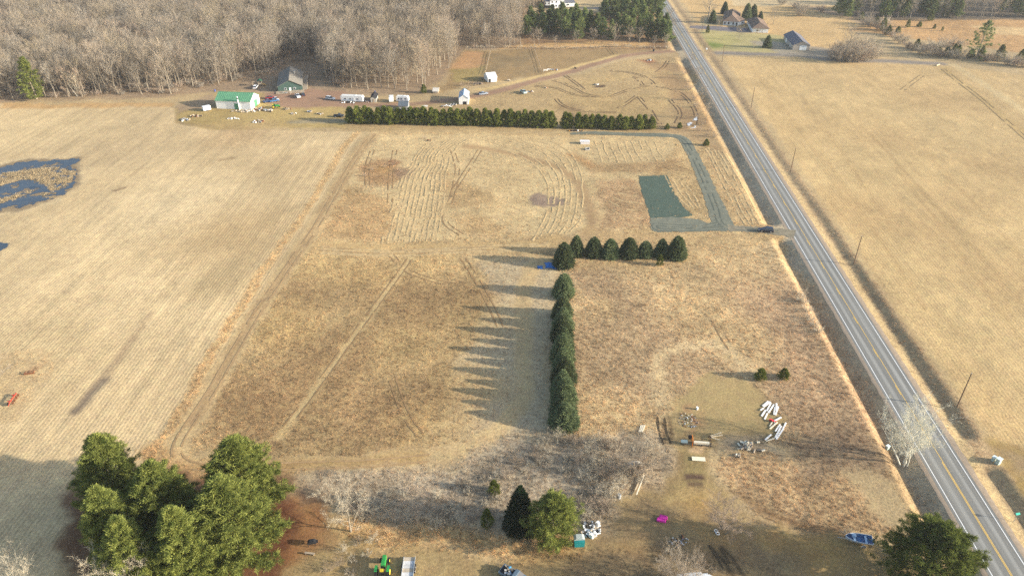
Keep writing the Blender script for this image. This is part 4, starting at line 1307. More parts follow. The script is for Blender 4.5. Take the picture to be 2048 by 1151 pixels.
FIR = tree_kind('fir', spruce(283, H=13, r=3.0, tiers=24, k=10, l=.55, w=.14, belly=.8), (M_bark, foliage_mat('dark_fir', (.012, .026, .014), (.034, .06, .026), .8, .3, .1)))
plant(FIR, P(1040, 1052), .3, 1.0, 'dark narrow fir behind the full round pine', 'tree', sz=.88)

# small evergreens
CED = [tree_kind('cedar', plume_bush(290 + i, H=[4, 3.2, 5][i], r=[1.35, 1.4, 1.3][i], n=300, k=9), (M_bark, M_cedar)) for i in range(3)]
for u, v, j, k, lab in [(1319, 530, 2, .8, 'olive cedar in front of the short spruce row'), (1520, 757, 1, 1.0, 'left of the two small round cedars in the brown meadow'), (1566, 756, 1, .95, 'right of the two small round cedars in the brown meadow'),
                        (1412, 291, 1, .9, 'small cedar beside the gravel drive corner'), (1334, 258, 1, .8, 'small cedar at the right end of the pine hedge'), (1359, 256, 1, .8, 'thin cedar near the muddy puddle'),
                        (988, 985, 0, .9, 'narrow dark cedar in the thicket left of the fir'), (974, 1050, 2, .95, 'taller narrow cedar at the thicket edge left of the fir'), (848, 186, 0, 1.1, 'small green pine at the wood edge beside the dirt road'),
                        (1415, 66, 2, 1.0, 'small dark cedar on the lawn beside the asphalt drive')]:
    plant(CED[j], P(u, v), rg.uniform(0, 6.28), k, lab, 'tree')
plant(tree_kind('pine', white_pine(300, H=21, rmax=5.4, first=.04, whorl=.85, nb=6, tufts=9, k=9, l=.8, w=.2, open_=.1), (M_bark, M_pine)), P(74, 198), .5, .95, 'lone yellow-green pine at the wood edge on the left', 'tree', sz=1.0)
plant(tree_kind('pine', white_pine(301, H=22, rmax=8.0, first=.05, whorl=1.35, nb=5, tufts=11, k=9, l=.8, w=.22, open_=.22), (M_bark, M_pine_far)), P(1950, 118), 1.5, .95, 'tall ragged pine with open tiers by the brushy fence line', 'tree', sz=1.0)

# trees by the houses
BIGB = tree_kind('bare_tree', bare_tree(310, H=21, crown=7.5, trunk_r=.55, fork=.18, n1=16, n2=7, n3=12, tw=.06, twig=1.7, spread=.8), (M_bark, M_twig))
plant(BIGB, P(1415, 42), 0, 1.0, 'great spreading bare tree left of the brown-roofed house', 'tree')
SMB = [tree_kind('bare_tree', bare_tree(312 + i, H=8, crown=[2.8, 3.4][i], trunk_r=.14, fork=.22, n1=12, n2=6, n3=12, tw=.045, twig=1.0), (M_bark, M_twig)) for i in range(2)]
for u, v, j, k, lab in [(1546, 49, 1, 1.05, 'round bare tree behind the garage'), (1478, 80, 0, .85, 'bare young tree on the lawn in front of the garage'), (1437, 62, 0, .8, 'bare young tree beside the asphalt drive'), (1506, 98, 0, .6, 'small bare ornamental tree left of the lawn spruce'),
                        (1500, 14, 1, 1.2, 'bare tree in the field behind the brown-roofed house'), (1514, 74, 0, .6, 'low bare tree right of the young lawn tree'), (1069, 93, 1, 1.15, 'pale round bare tree at the pasture fence end'), (1078, 92, 0, 1.1, 'bare tree close behind the pale round fence tree'),
                        (1110, 92, 0, .7, 'small bare tree along the hedgerow left of centre'), (1152, 91, 1, .9, 'bushy bare tree in the middle of the hedgerow'), (1187, 88, 0, 1.1, 'slim bare tree in the hedgerow before the grove'), (1228, 90, 1, 1.25, 'grey spreading bare tree at the hedgerow before the grove'),
                        (1258, 90, 0, 1.2, 'bare tree right of the grey spreading hedgerow tree'), (1278, 88, 0, 1.1, 'bare pale tree near the right end of the hedgerow'), (1308, 93, 0, .7, 'small bare tree beside the black barrel'),
                        (1010, 95, 1, 1.2, 'bare tree at the left end of the hedgerow'), (1022, 94, 0, 1.2, 'second bare tree at the left end of the hedgerow')]:
    plant(SMB[j], P(u, v), rg.uniform(0, 6.28), k, lab, 'tree', 'bare trees of the yards and hedgerow')
for u, v, k, lab in [(1424, 46, 1.0, 'dark spruce at the left wall of the brown-roofed house'), (1492, 40, 1.3, 'left dark spruce behind the garage'), (1505, 38, 1.15, 'right dark spruce behind the garage'), (1520, 40, .7, 'small dark spruce behind the garage roof'), (1448, 28, 1.0, 'spruce behind the brown-roofed house')]:
    plant(SPR[0], P(u, v), rg.uniform(0, 6.28), k * .9, lab, 'tree', 'spruces around the brown-roofed house', sz=k * 1.15)
plant(SPR[2], P(1534, 95), .7, .95, 'full conical spruce on the lawn before the grey shed', 'tree', sz=1.0)

# road-side and near bare trees
POP = tree_kind('poplar', bare_tree(330, H=14, crown=5.2, trunk_r=.17, fork=.15, n1=11, n2=7, n3=8, tw=.032, twig=1.1, spread=.6, stems=5, n4=4), (mat('silver_bark', (.56, .54, .45), .9, .15), foliage_mat('silver_twigs', (.50, .48, .38), (.62, .59, .48), .3, .15, .1)))
plant(POP, P(1806, 928), .4, 1.0, 'pale multi-stemmed bare poplar leaning over the road', 'tree')
NB = tree_kind('bare_tree', bare_tree(331, H=9.5, crown=4.4, trunk_r=.17, fork=.12, n1=16, n2=8, n3=9, tw=.022, twig=.9, spread=1.1, n4=4), (M_bark, M_twig_pale))
plant(NB, P(702, 1062), .2, 1.0, 'grey round bare tree beside the orange needle bed', 'tree')
plant(tree_kind('bare_tree', bare_tree(332, H=8, crown=4.6, trunk_r=.15, fork=.1, n1=14, n2=8, n3=8, tw=.02, twig=.9, spread=1.2, n4=4, stems=2), (M_bark, M_twig)), P(1268, 945), .2, 1.0, 'dark spreading bare tree over the grey sheet', 'tree')
plant(tree_kind('bare_tree', bare_tree(333, H=6.5, crown=3.3, trunk_r=.12, fork=.1, n1=14, n2=8, n3=9, tw=.02, twig=.8, spread=1.0, n4=4, stems=3), (M_bark, M_twig_red)), P(1448, 1062), .2, 1.0, 'reddish bushy bare tree above the two white rings', 'tree')
plant(tree_kind('birch', bare_tree(334, H=14, crown=3.6, trunk_r=.14, fork=.3, n1=13, n2=7, n3=9, tw=.022, twig=1.0, stems=3, n4=3), (M_bark_pale, M_twig_pale)), P(60, 1212), .2, 1.0, 'pale bare tree top at the bottom left corner', 'tree')
plant(tree_kind('birch', bare_tree(335, H=15, crown=3.6, trunk_r=.14, fork=.3, n1=13, n2=7, n3=9, tw=.022, twig=1.0, stems=4, n4=3), (M_bark_pale, M_twig_pale)), P(265, 1222), .2, 1.0, 'pale bare tree top in front of the near pines', 'tree')
plant(tree_kind('bare_tree', bare_tree(336, H=9, crown=4.5, trunk_r=.2, fork=.15, n1=14, n2=8, n3=10, tw=.025, twig=1.0, n4=3), (M_bark, M_twig)), P(-8, 775), .2, 1.0, 'bare tree half out of view above the red plow', 'tree')
plant(tree_kind('bare_tree', bare_tree(337, H=7, crown=3.6, trunk_r=.14, fork=.12, n1=14, n2=8, n3=9, tw=.022, twig=.8, spread=1.0, n4=3, stems=3), (M_bark, M_twig)), P(1362, 1165), .2, 1.0, 'bare bush in front of the white canopy', 'tree')
plant(tree_kind('birch', bare_tree(338, H=15, crown=2.6, trunk_r=.2, fork=.45, n1=9, n2=5, n3=6, tw=.04, twig=1.0, lean=-.12), (mat('white_birch_bark', (.75, .74, .70), .8, .1), M_twig_pale)), P(112, 190), .2, 1.0, 'leaning white birch beside the lone pine at the wood edge', 'tree')
plant(tree_kind('poplar', bare_tree(339, H=14, crown=2.6, trunk_r=.14, fork=.15, n1=11, n2=6, n3=10, tw=.045, twig=1.2, spread=.4, stems=3), (M_bark_pale, M_twig_pale)), P(156, 192), .2, 1.0, 'pale upright bare tree clump at the edge of the left field', 'tree')
for u, v, k, lab in [(1396, 160, .8, 'thin bare roadside tree furthest up the left verge'), (1402, 205, .9, 'second thin bare tree on the left road verge'), (1412, 238, .9, 'third thin bare tree on the left road verge'), (1382, 130, .8, 'thin bare tree at the dirt road mouth'), (1330, 95, .9, 'bare tree between the grove and the road ditch'), (1345, 62, .9, 'bare reddish tree leaning from the grove over the road'), (1340, 40, .9, 'bare reddish tree at the grove edge further up the road')]:
    plant(SMB[0], P(u, v), rg.uniform(0, 6.28), k, lab, 'tree', 'bare trees on the left road verge')

# top right woods and fence-line brush
SHR = [tree_kind('bare_shrub', shrub(350 + i, H=[4.5, 3.4, 5.5][i], r=[3.0, 2.6, 3.4][i], stems=26, n2=9, n3=9, tw=.045, twig=.9), (M_bark, [M_twig_dark, M_twig_red, M_twig][i]), ('stems', 'twigs')) for i in range(3)]
k_ = 0
for u, v, k in [(1665, 118, 1.3), (1680, 122, 1.5), (1697, 124, 1.6), (1714, 124, 1.5), (1732, 122, 1.5), (1746, 117, 1.2), (1690, 108, 1.5), (1712, 106, 1.5), (1735, 108, 1.3), (1672, 106, 1.2), (1722, 116, 1.4)]:
    k_ += 1
    plant(SHR[k_ % 3], P(u, v), rg.uniform(0, 6.28), k * 1.45, 'big bare shrub in the round thicket right of the grey shed', 'shrub', 'shrubs of the round thicket')
plant(BIGB, P(1691, 122), 2.0, .85, 'bare tree rising out of the round thicket', 'tree')
brush = sorted([(1728, 48), (1742, 54), (1756, 60), (1770, 68), (1782, 74), (1790, 82), (1800, 88), (1815, 96), (1828, 102), (1842, 108), (1860, 112), (1880, 114), (1900, 116), (1920, 118), (1990, 122), (2015, 130), (2030, 132), (2046, 134), (1772, 54), (1870, 100), (1890, 94), (1905, 92), (1922, 95), (1850, 102), (1970, 122), (2065, 136), (1590, 16), (1602, 22), (1640, 24), (1600, 32), (1562, 10)])
for i, (u, v) in enumerate(brush):
    plant(SHR[i % 3], P(u, v), rg.uniform(0, 6.28), rg.uniform(1.0, 1.7), f'{ordinal(i - 4)} bare bush from the left along the fence line below the top right field' if u > 1700 else f'{ordinal(i + 1)} low bush from the left in the field behind the brown-roofed house', 'shrub', 'brush of the far right fence line' if u > 1700 else 'brush in the far field')
for i, (u, v, k) in enumerate(sorted([(1722, 40, 1.3), (1752, 50, 1.6), (1765, 62, 1.7), (1776, 70, 1.5), (1795, 66, 1.3), (1832, 98, 1.5), (1876, 110, 1.4), (1892, 112, 1.6), (1905, 113, 1.5), (1915, 108, 1.3), (1998, 118, 2.0), (2040, 124, 2.2), (1860, 42, 1.6), (1838, 54, 1.1), (1815, 55, 1.1), (1890, 34, 1.6), (1868, 58, .8), (1884, 62, .6), (1940, 116, 1.6), (1960, 118, 1.5)])):
    plant(CED[i % 3], P(u, v), rg.uniform(0, 6.28), k, f'{ordinal(i + 1)} small evergreen from the left among the far right fence-line brush', 'tree', 'young evergreens of the far right')
rr = np.random.default_rng(61)
for i in range(120):
    u = 1680 + (i % 40) * 11.5 + rr.normal() * 4; v = (33, 22, 10)[i // 40] + rr.normal() * 2.5
    rown = ('front row', 'middle row', 'back row')[i // 40]
    if 1930 < u < 2000 or rr.random() < .4:
        plant(WOOD[i % 6], P(u, v), rr.uniform(0, 6.28), rr.uniform(.65, .9), ordinal(i % 40 + 1) + ' tree from the left, bare, ' + rown + ' of the top right wood', 'tree', 'top right wood')
    else:
        plant(GRO[i % 4], P(u, v), rr.uniform(0, 6.28), rr.uniform(.8, 1.2), ordinal(i % 40 + 1) + ' tree from the left, dark pine, ' + rown + ' of the top right wood', 'tree', 'top right wood')

# near thickets
THK = [tree_kind('bare_shrub', shrub(370 + i, H=[2.6, 2.0, 3.2, 1.5][i], r=[1.9, 1.8, 2.1, 1.6][i], stems=15, n2=7, n3=8, tw=.022, twig=.55), (M_bark, [M_twig_pale, M_twig_pale, M_twig_red, M_twig_dark][i]), ('stems', 'twigs')) for i in range(4)]
thick_poly = poly_px([(660, 1010), (720, 985), (860, 985), (960, 960), (1050, 920), (1100, 868), (1180, 880), (1290, 865), (1318, 900), (1300, 960), (1255, 985), (1215, 1030), (1165, 1065), (1130, 960), (1080, 940), (1020, 960), (990, 1060), (900, 1060), (760, 1055), (690, 1045)])
cand = []
xs = [p[0] for p in thick_poly]; ys = [p[1] for p in thick_poly]
r3 = np.random.default_rng(71)
for gxx in np.arange(min(xs), max(xs), 2.2):
    for gyy in np.arange(min(ys), max(ys), 2.2):
        cand.append((gxx + r3.uniform(-1, 1), gyy + r3.uniform(-1, 1)))
cand = np.array(cand); cand = cand[inside(thick_poly, cand[:, 0], cand[:, 1])]
r3.shuffle(cand)
for i, (x, y) in enumerate(cand[:130]):
    u_ = 1024 + FPX * x / (y * cp + CAM_H * sp)
    lab = 'tangled bare bush in the thicket right of the round pine' if u_ > 1130 else 'tangled grey bush in the shaded thicket between the pines'
    plant(THK[i % 4], (x, y, float(height(x, y))), r3.uniform(0, 6.28), r3.uniform(.7, 1.25) * (1.15 if u_ > 1100 else .75), lab, 'shrub', 'bushes of the near thicket')
for i, (u, v) in enumerate([(690, 1100), (705, 1120), (680, 1130), (715, 1085), (745, 1080), (735, 1110), (660, 1140), (700, 1148), (640, 985), (655, 1000), (1330, 1150), (1320, 1120), (1690, 1066), (1340, 1100), (1402, 1130), (1425, 1140)]):
    plant(THK[i % 4], P(u, v), r3.uniform(0, 6.28), r3.uniform(.6, .9), 'low reddish bush by the yard below the round bare tree' if u < 800 else 'low bush at the edge of the mown yard', 'shrub', 'bushes round the yard')
for i, (u, v) in enumerate([(1604, 590), (1608, 606), (1614, 622), (1620, 638), (1628, 652), (1600, 600), (1636, 664)]):
    plant(THK[1], P(u, v), r3.uniform(0, 6.28), 1.1, 'brown brush in the dark strip beside the left road ditch', 'shrub', 'brush beside the left ditch')
for i, (u, v) in enumerate([(1405, 250), (1420, 262), (1395, 235), (1430, 275), (1412, 272), (1398, 262), (1388, 200), (1378, 180), (1368, 150), (1380, 165), (1392, 215), (935, 178), (950, 172), (925, 172), (940, 168), (745, 340), (770, 335), (786, 330), (800, 342), (730, 352), (850, 278)]):
    lab = 'rusty brush on the road bank beside the muddy puddle' if u > 1360 else 'round rusty bush between the wood and the dirt road' if u > 900 else 'rusty weeds in the brown patch of the mown meadow'
    plant(THK[2], P(u, v), r3.uniform(0, 6.28), r3.uniform(.7, 1.2) * (1 if u > 900 else .55), lab, 'shrub', 'rusty brush')
for i, u in enumerate(np.linspace(935, 1335, 60)):
    v = 96.5 + math.sin(u * .03) * .8 - (u > 1200) * 1.5
    plant(THK[(i * 7) % 4], P(u, v + r3.normal() * .6), r3.uniform(0, 6.28), r3.uniform(.6, 1.0), f'{ordinal(i + 1)} low bush from the left in the dark hedgerow along the pasture', 'shrub', 'brush of the hedgerow')

# dry grass: tufts over the rough meadow, verges and yard edges
M_grass = foliage_mat('dry_grass', (.8, .76, .72), (1.15, 1.12, 1.08), .6, .3, .12, inst=True)
tv = []
for i in range(5):
    me = grass_tuft(400 + i, n=[24, 30, 20, 26, 34][i], r=[.5, .65, .4, .8, .5][i], h=[.5, .42, .62, .4, .34][i], w=[.07, .08, .06, .08, .075][i], lean=[.5, .8, .4, 1.0, .9][i])
    me.materials.append(M_grass); tv.append(bpy.data.objects.new('tuft_kind', me))
r4 = np.random.default_rng(81)
N0 = 420000
d0 = 62 * (400 / 62) ** r4.random(N0)
x0 = (r4.random(N0) * 2 - 1) * (0.80 * d0 + 12)
# fewer tufts per square metre further away, all over the rough ground
Cc, Rw, Rf, Tf = zones(x0, d0)
keep = r4.random(N0) < Tf * .75 * np.clip((d0 / 400) ** 1.0 * 2.2, .25, 1.0)
s_, t_ = road_st(x0, d0)
keep &= np.abs(t_) > 6.2
for q_ in SHEETS: keep &= ~inside(q_, x0, d0) | (r4.random(N0) < .07)
x1 = x0[keep]; y1 = d0[keep]; c1 = Cc[keep]; c1 = (c1 * .8 + c1.mean(1, keepdims=True) * .2) * r4.uniform(1.0, 2.0, (keep.sum(), 1))
n1_ = len(x1)
sc = r4.uniform(.4, .95, n1_) * (.7 + .4 * Tf[keep])
scatter('dry_grass', np.c_[x1, y1, height(x1, y1)], np.stack([r4.normal(size=n1_) * .1, r4.normal(size=n1_) * .1, r4.uniform(0, 6.28, n1_)], 1), np.stack([sc] * 3, 1), c1, r4.integers(0, 5, n1_), tv,
        'dry straw-coloured grass tufts over the meadow and verges', 'grass')
# reeds round the pond
N2 = 5000
pu = r4.uniform(-100, 165, N2); pv = r4.uniform(318, 420, N2)
rx_, ry_ = ground_at(pu, pv)
kk = inside(pond_poly, rx_, ry_) & islands(rx_, ry_)
rx_, ry_ = rx_[kk], ry_[kk]; n2_ = len(rx_)
scatter('pond_reeds', np.c_[rx_, ry_, height(rx_, ry_)], np.stack([np.zeros(n2_), np.zeros(n2_), r4.uniform(0, 6.28, n2_)], 1), np.stack([r4.uniform(.8, 1.6, n2_)] * 3, 1),
        alb(228, 206, 166) * r4.uniform(.7, 1.25, (n2_, 1)), r4.integers(0, 5, n2_), [bpy.data.objects.new('reed_kind', o.data) for o in tv], 'pale dead reeds standing in the left pond', 'reeds')
print('tufts', n1_, 'reeds', n2_, 'woods', len(pts), 'thicket', len(cand))

# ------------------------------------------------------------------ buildings
M_wht = mat('white_siding', (.74, .74, .72), .6, .05, .8)
M_glass = mat('dark_window_glass', (.03, .035, .045), .15, .05, 1, spec=.6)
M_trim = mat('white_trim', (.78, .78, .76), .5, .03)
M_green_roof = mat('green_metal_roof', (.12, .29, .165), .5, .1, .5)
M_green_door = mat('green_metal_door', (.09, .25, .14), .5, .08)
M_grey_metal = mat('galvanised_metal', (.45, .47, .48), .4, .1, .8, metal=.4)
M_brown_roof = mat('brown_shingles', (.165, .115, .085), .9, .18, 1.5)
M_grey_roof = mat('slate_grey_shingles', (.13, .13, .15), .85, .15, 1.5)
M_tan_wall = mat('tan_siding', (.42, .36, .30), .8, .08)
M_dkgreen = mat('dark_green_siding', (.06, .10, .085), .8, .1)
M_wood = mat('weathered_wood', (.36, .29, .21), .9, .2, 1.5)
M_plank = mat('fresh_planks', (.62, .50, .33), .85, .12, 2.0)
M_blueroof = mat('pale_blue_metal_roof', (.33, .42, .50), .45, .1, .6)
M_black = mat('black_plastic', (.025, .025, .027), .6, .1)
M_concrete = mat('pale_concrete', (.50, .47, .42), .9, .12, 1.2)


def frame_of(A, B, C):
    a, b, c = P(*A), P(*B), P(*C)
    ab = (b - a).to_2d(); rz = math.atan2(ab.y, ab.x)
    ex = ab.normalized(); ey = Vector((-ex.y, ex.x))
    L = ab.length; W = abs((c - b).to_2d().dot(ey))
    mid = a.to_2d() + ex * L / 2 + ey * W / 2
    return Vector((mid.x, mid.y, min(a.z, b.z, c.z) - .05)), rz, L, W


def seam_roof(W, L, hw, rise, over, thick=.14):
    """Two roof slopes with eaves, ridge along y."""
    mb = MB()
    k = rise / (W / 2); e = W / 2 + over
    z0 = hw - k * over
    for sx in (-1, 1):
        prof = [(0, hw + rise + .02), (sx * e, z0 + .02), (sx * e, z0 + .02 + thick), (0, hw + rise + .02 + thick)]
        mb.prism(prof, -L / 2 - over, L / 2 + over)
    return mb


def turn90(mb):
    mb.v = [(-y, x, z) for x, y, z in mb.v]; return mb


def gable(name, label, cat, A, B, C, hw, rise, wall, roof, ridge='x', over=.35, openings=(), hip=False, dims=None, group=None, ribs=0):
    loc, rz, L, W = frame_of(A, B, C)
    if dims: L, W = dims
    t = thing(name, label, cat, loc, rz, group)
    n, w = (L, W) if ridge == 'x' else (W, L)          # n along the ridge, w across
    mb = MB()
    if hip:
        mb.box((0, 0, hw / 2), (w, n, hw))
    else:
        mb.prism([(-w / 2, 0), (w / 2, 0), (w / 2, hw), (0, hw + rise), (-w / 2, hw)], -n / 2, n / 2)
    if ridge == 'x': turn90(mb)
    mb.build('wall', wall, t)
    if hip:
        e = over; h2 = max(n / 2 - w / 2, .2)
        rb = MB()
        b_ = [(-w / 2 - e, -n / 2 - e, hw), (w / 2 + e, -n / 2 - e, hw), (w / 2 + e, n / 2 + e, hw), (-w / 2 - e, n / 2 + e, hw)]
        lo = [(x, y, z - .16) for x, y, z in b_]
        rb.add(b_ + [(0, -h2, hw + rise), (0, h2, hw + rise)] + lo, [(0, 1, 4), (1, 2, 5, 4), (2, 3, 5), (3, 0, 4, 5), (0, 6, 7, 1), (1, 7, 8, 2), (2, 8, 9, 3), (3, 9, 6, 0), (9, 8, 7, 6)])
    else:
        rb = seam_roof(w, n, hw, rise, over)
    if ridge == 'x': turn90(rb)
    rf = rb.build('roof', roof, t)
    if ribs:
        rr_ = MB(); k = rise / (w / 2); ang = math.atan(k); ln = (w / 2 + over) / math.cos(ang)
        for i in range(ribs):
            y = -n / 2 + n * (i + .5) / ribs
            for sx in (-1, 1):
                rr_.box((sx * (w / 4 + over / 2), y, hw + rise / 2 - k * over / 2 + .2), (ln, .06, .05), ry=sx * ang)
        if ridge == 'x': turn90(rr_)
        rr_.build('roof_seam', roof, rf)['kind'] = 'stuff'
    cap = MB().box((0, 0, hw + rise + .17), (.3, n + 2 * over, .06)) if not hip else None
    if cap:
        if ridge == 'x': turn90(cap)
        cap.build('ridge_cap', roof, rf)
    for side, u, z, ww, hh, m, nm in openings:
        c, s_ = {'f': ((u, -W / 2 - .03, z + hh / 2), (ww, .08, hh)), 'b': ((u, W / 2 + .03, z + hh / 2), (ww, .08, hh)),
                 'l': ((-L / 2 - .03, u, z + hh / 2), (.08, ww, hh)), 'r': ((L / 2 + .03, u, z + hh / 2), (.08, ww, hh))}[side]
        o = MB().box(c, s_).build(nm, m if nm != 'window' else M_trim, t)
        if nm == 'window':
            c2 = (c[0] + {'l': -.03, 'r': .03}.get(side, 0), c[1] + {'f': -.03, 'b': .03}.get(side, 0), c[2])
            s2 = tuple(q * .82 if q > .1 else q for q in s_)
            MB().box(c2, s2).build('pane', m, o)
    return t


def drum(t, x, y, z, r, h, m, name='flue'):
    return MB().cyl((x, y, z), (x, y, z + h), r, r, 10).build(name, m, t)


gs = gable('green_roofed_shed', 'white metal shed with green gable roof beside the stubble field', 'shed', (434, 217), (503, 220), (520, 205), 4.2, 2.6, M_wht, M_green_roof, 'x', .3,
           [('f', 1.6, 0, 2.3, 3.0, M_green_door, 'door'), ('r', .6, 0, 3.6, 3.4, M_green_door, 'door'), ('r', -2.9, 0, 1.0, 2.1, M_trim, 'door')], ribs=18)
drum(gs, 2.9, -5.6, 0, .28, 6.6, M_trim); drum(gs, 2.9, -5.6, 5.4, .4, .6, M_black, 'flue_cap')
hs = gable('woods_house', 'long dark green house with grey gable roof in the woods clearing', 'house', (557, 184), (605, 181), (629, 152), 3.0, 3.0, M_dkgreen, mat('weathered_grey_shingles', (.20, .18, .15), .9, .2, 1.0), 'y', .5,
           [('f', -2.4, 1.0, 1.3, 1.1, M_glass, 'window'), ('f', 2.2, 1.0, 1.3, 1.1, M_glass, 'window'), ('f', 0, 0, 1.0, 2.1, M_trim, 'door'), ('r', -8, 1, 1.4, 1.2, M_glass, 'window'), ('r', -3, 1, 1.4, 1.2, M_glass, 'window'), ('r', 3, 1, 1.4, 1.2, M_glass, 'window'), ('r', 8, 1, 1.4, 1.2, M_glass, 'window')])
MB().box((2.4, 3, 5.6), (.7, .7, 1.4)).build('chimney', M_concrete, hs)
loc, rz, L_, W_ = frame_of((557, 184), (605, 181), (629, 152))
dk = MB().box((0, -W_ / 2 - 2.2, .5), (L_ + 2, 4.2, .18))
for i in range(7): dk.box((-L_ / 2 + i * L_ / 6, -W_ / 2 - 4.1, .25), (.16, .16, .5))
dk.build('deck', M_wood, hs)
rl = MB().box((0, -W_ / 2 - 4.2, 1.45), (L_ + 2, .08, .12))
for i in range(12): rl.box((-L_ / 2 - .8 + i * (L_ + 1.6) / 11, -W_ / 2 - 4.2, 1.0), (.1, .1, .9))
rl.build('railing', M_wood, hs)
sdk = MB().box((L_ / 2 + 1.4, 0, .6), (2.6, W_, .18))
for i in range(9): sdk.box((L_ / 2 + 2.6, -W_ / 2 + i * W_ / 8, 1.1), (.12, .12, 1.0))
sdk.box((L_ / 2 + 2.6, 0, 1.6), (.1, W_, .12)).build('side_deck', M_wood, hs)
gable('garden_shed', 'plain white gable shed beside the dirt road and pasture', 'shed', (976, 165), (994, 163), (994, 154), 2.6, 1.5, M_wht, mat('white_metal_roof', (.68, .70, .72), .4, .06), 'x', .15, [('f', -1.6, 0, 1.3, 1.9, M_black, 'door')])
gable('garden_shed', 'white shed with pale blue roof and long shadow on the dirt road', 'shed', (918, 209), (937, 209), (937, 196), 3.3, 1.6, M_wht, M_blueroof, 'y', .2, [('f', .6, 0, 1.8, 1.6, M_black, 'door')])
gable('garden_shed', 'small grey shed with black roof beside the long camper', 'shed', (742, 205), (753, 205), (757, 196), 2.3, 1.0, mat('grey_board', (.40, .38, .33), .9), mat('black_tar_roof', (.03, .03, .035), .8), 'y', .25, [('f', 0, 0, .9, 1.8, M_wood, 'door')])
gable('lean_to', 'collapsed little roof by the rusty bush at the wood edge', 'shed', (866, 187), (876, 187), (878, 181), 1.2, 1.0, M_wood, mat('pale_worn_roof', (.52, .48, .42), .8), 'x', .3, [])
gable('grey_shed', 'sagging dark grey shed roof showing above the pine hedge', 'shed', (798, 222), (816, 222), (816, 213), 2.6, 1.2, mat('grey_board2', (.30, .30, .30), .9), mat('dark_patched_roof', (.10, .12, .14), .8, .3, 1.0), 'x', .3, [('f', 0, 0, 1.5, 1.8, M_black, 'door')])
bx = thing('animal_hut', 'small white-rimmed open box hut above the pine hedge', 'hut', P(850, 220), .1)
MB().box((0, 0, .9), (2.6, 2.2, 1.8)).build('wall', M_wood, bx); MB().box((0, 0, 1.86), (3.0, .25, .15)).box((0, 1.1, 1.86), (3.0, .25, .15)).box((-1.4, .5, 1.86), (.25, 1.3, .15)).build('rim', M_trim, bx)
hh = gable('brown_roofed_house', 'white house with brown hip roof and covered porch across the road', 'house', (1446, 50), (1476, 52), (1474, 33), 2.8, 3.4, M_wht, M_brown_roof, 'y', .8,
           [('f', -4.0, .5, 1.4, 1.8, M_glass, 'window'), ('f', -1.4, .5, 1.4, 1.8, M_glass, 'window'), ('f', 1.6, .5, 1.4, 1.8, M_glass, 'window'), ('f', 4.0, .2, 1.0, 2.1, M_black, 'door')], hip=True)
wing = gable('wing', None, None, (1476, 51), (1489, 48), (1486, 40), 2.6, 1.6, M_wht, M_brown_roof, 'x', .5, [('f', .8, .8, 2.0, 1.2, M_glass, 'window')])
bpy.context.view_layer.update()
wing_frame = hh.matrix_world.inverted() @ wing.matrix_world
for k_o in list(wing.children):
    k_o.parent = hh; k_o.matrix_parent_inverse = wing_frame
bpy.data.objects.remove(wing)
loc, rz, L_, W_ = frame_of((1446, 50), (1476, 52), (1474, 33))
pc = MB()
for i in range(5): pc.box((-L_ / 2 + .2 + i * (L_ - .4) / 4, -W_ / 2 - .7, 1.3), (.22, .22, 2.6))
pc.box((0, -W_ / 2 - .7, 2.55), (L_ + .6, .25, .2)).build('porch_columns', M_trim, hh)
gable('garage', 'white garage with brown and grey hip roof right of the house', 'garage', (1504, 65), (1536, 66), (1532, 48), 2.9, 2.8, M_wht, M_brown_roof, 'y', .6, [('f', 3.2, 0, 2.8, 2.5, M_trim, 'garage_door'), ('f', -2.0, .9, 1.6, 1.1, M_glass, 'window')], hip=True)
gable('pole_shed', 'tan pole shed with slate grey roof beside the round thicket', 'shed', (1585, 100), (1618, 101), (1608, 80), 3.2, 2.4, M_tan_wall, M_grey_roof, 'y', .5,
      [('f', 1.0, 0, 4.2, 2.9, M_trim, 'garage_door'), ('l', -6.0, 0, 1.0, 2.1, M_trim, 'door'), ('l', 0, .9, 1.2, 1.0, M_glass, 'window'), ('l', 5.5, 0, 2.6, 2.6, M_trim, 'garage_door')])
gable('white_house', 'two-storey white house behind the pine grove at the top', 'house', (1100, 17), (1128, 16), (1126, 2), 6.0, 3.0, M_wht, M_grey_roof, 'x', .4,
      [('f', u_, z_, 1.4, 1.4, M_glass, 'window') for u_ in (-3.8, -.6, 3.0) for z_ in (1.0, 3.9)])
gable('white_house', 'dark-based left wing of the white house at the top', 'house', (1091, 17), (1099, 17), (1099, 6), 5.0, 2.0, M_wht, M_grey_roof, 'x', .3, [('f', 0, 0, 4.6, 2.2, M_black, 'door'), ('f', -1.4, 3, 1.1, 1.4, M_glass, 'window'), ('f', 1.0, 3, 1.1, 1.4, M_glass, 'window')])
gable('white_garage', 'low white garage right of the white house at the top', 'garage', (1129, 14), (1150, 13), (1149, 3), 2.8, 2.0, M_wht, M_grey_roof, 'x', .3, [('f', -1.5, .9, 2.6, 1.2, M_glass, 'window'), ('r', 0, 0, 2.6, 2.3, M_trim, 'garage_door')])

# ------------------------------------------------------------------ vehicles
M_tyre = mat('tyre_rubber', (.02, .02, .021), .9, .1)
M_rim = mat('wheel_rim', (.45, .46, .47), .35, .05, metal=.6)
M_lamp = mat('clear_lamp', (.7, .7, .66), .2, .02)
M_tail = mat('red_lamp', (.35, .02, .02), .3, .02)


def paint(nm, c, r=.3):
    return mat('paint_' + nm, c, r, .04, 1.5, spec=.5)


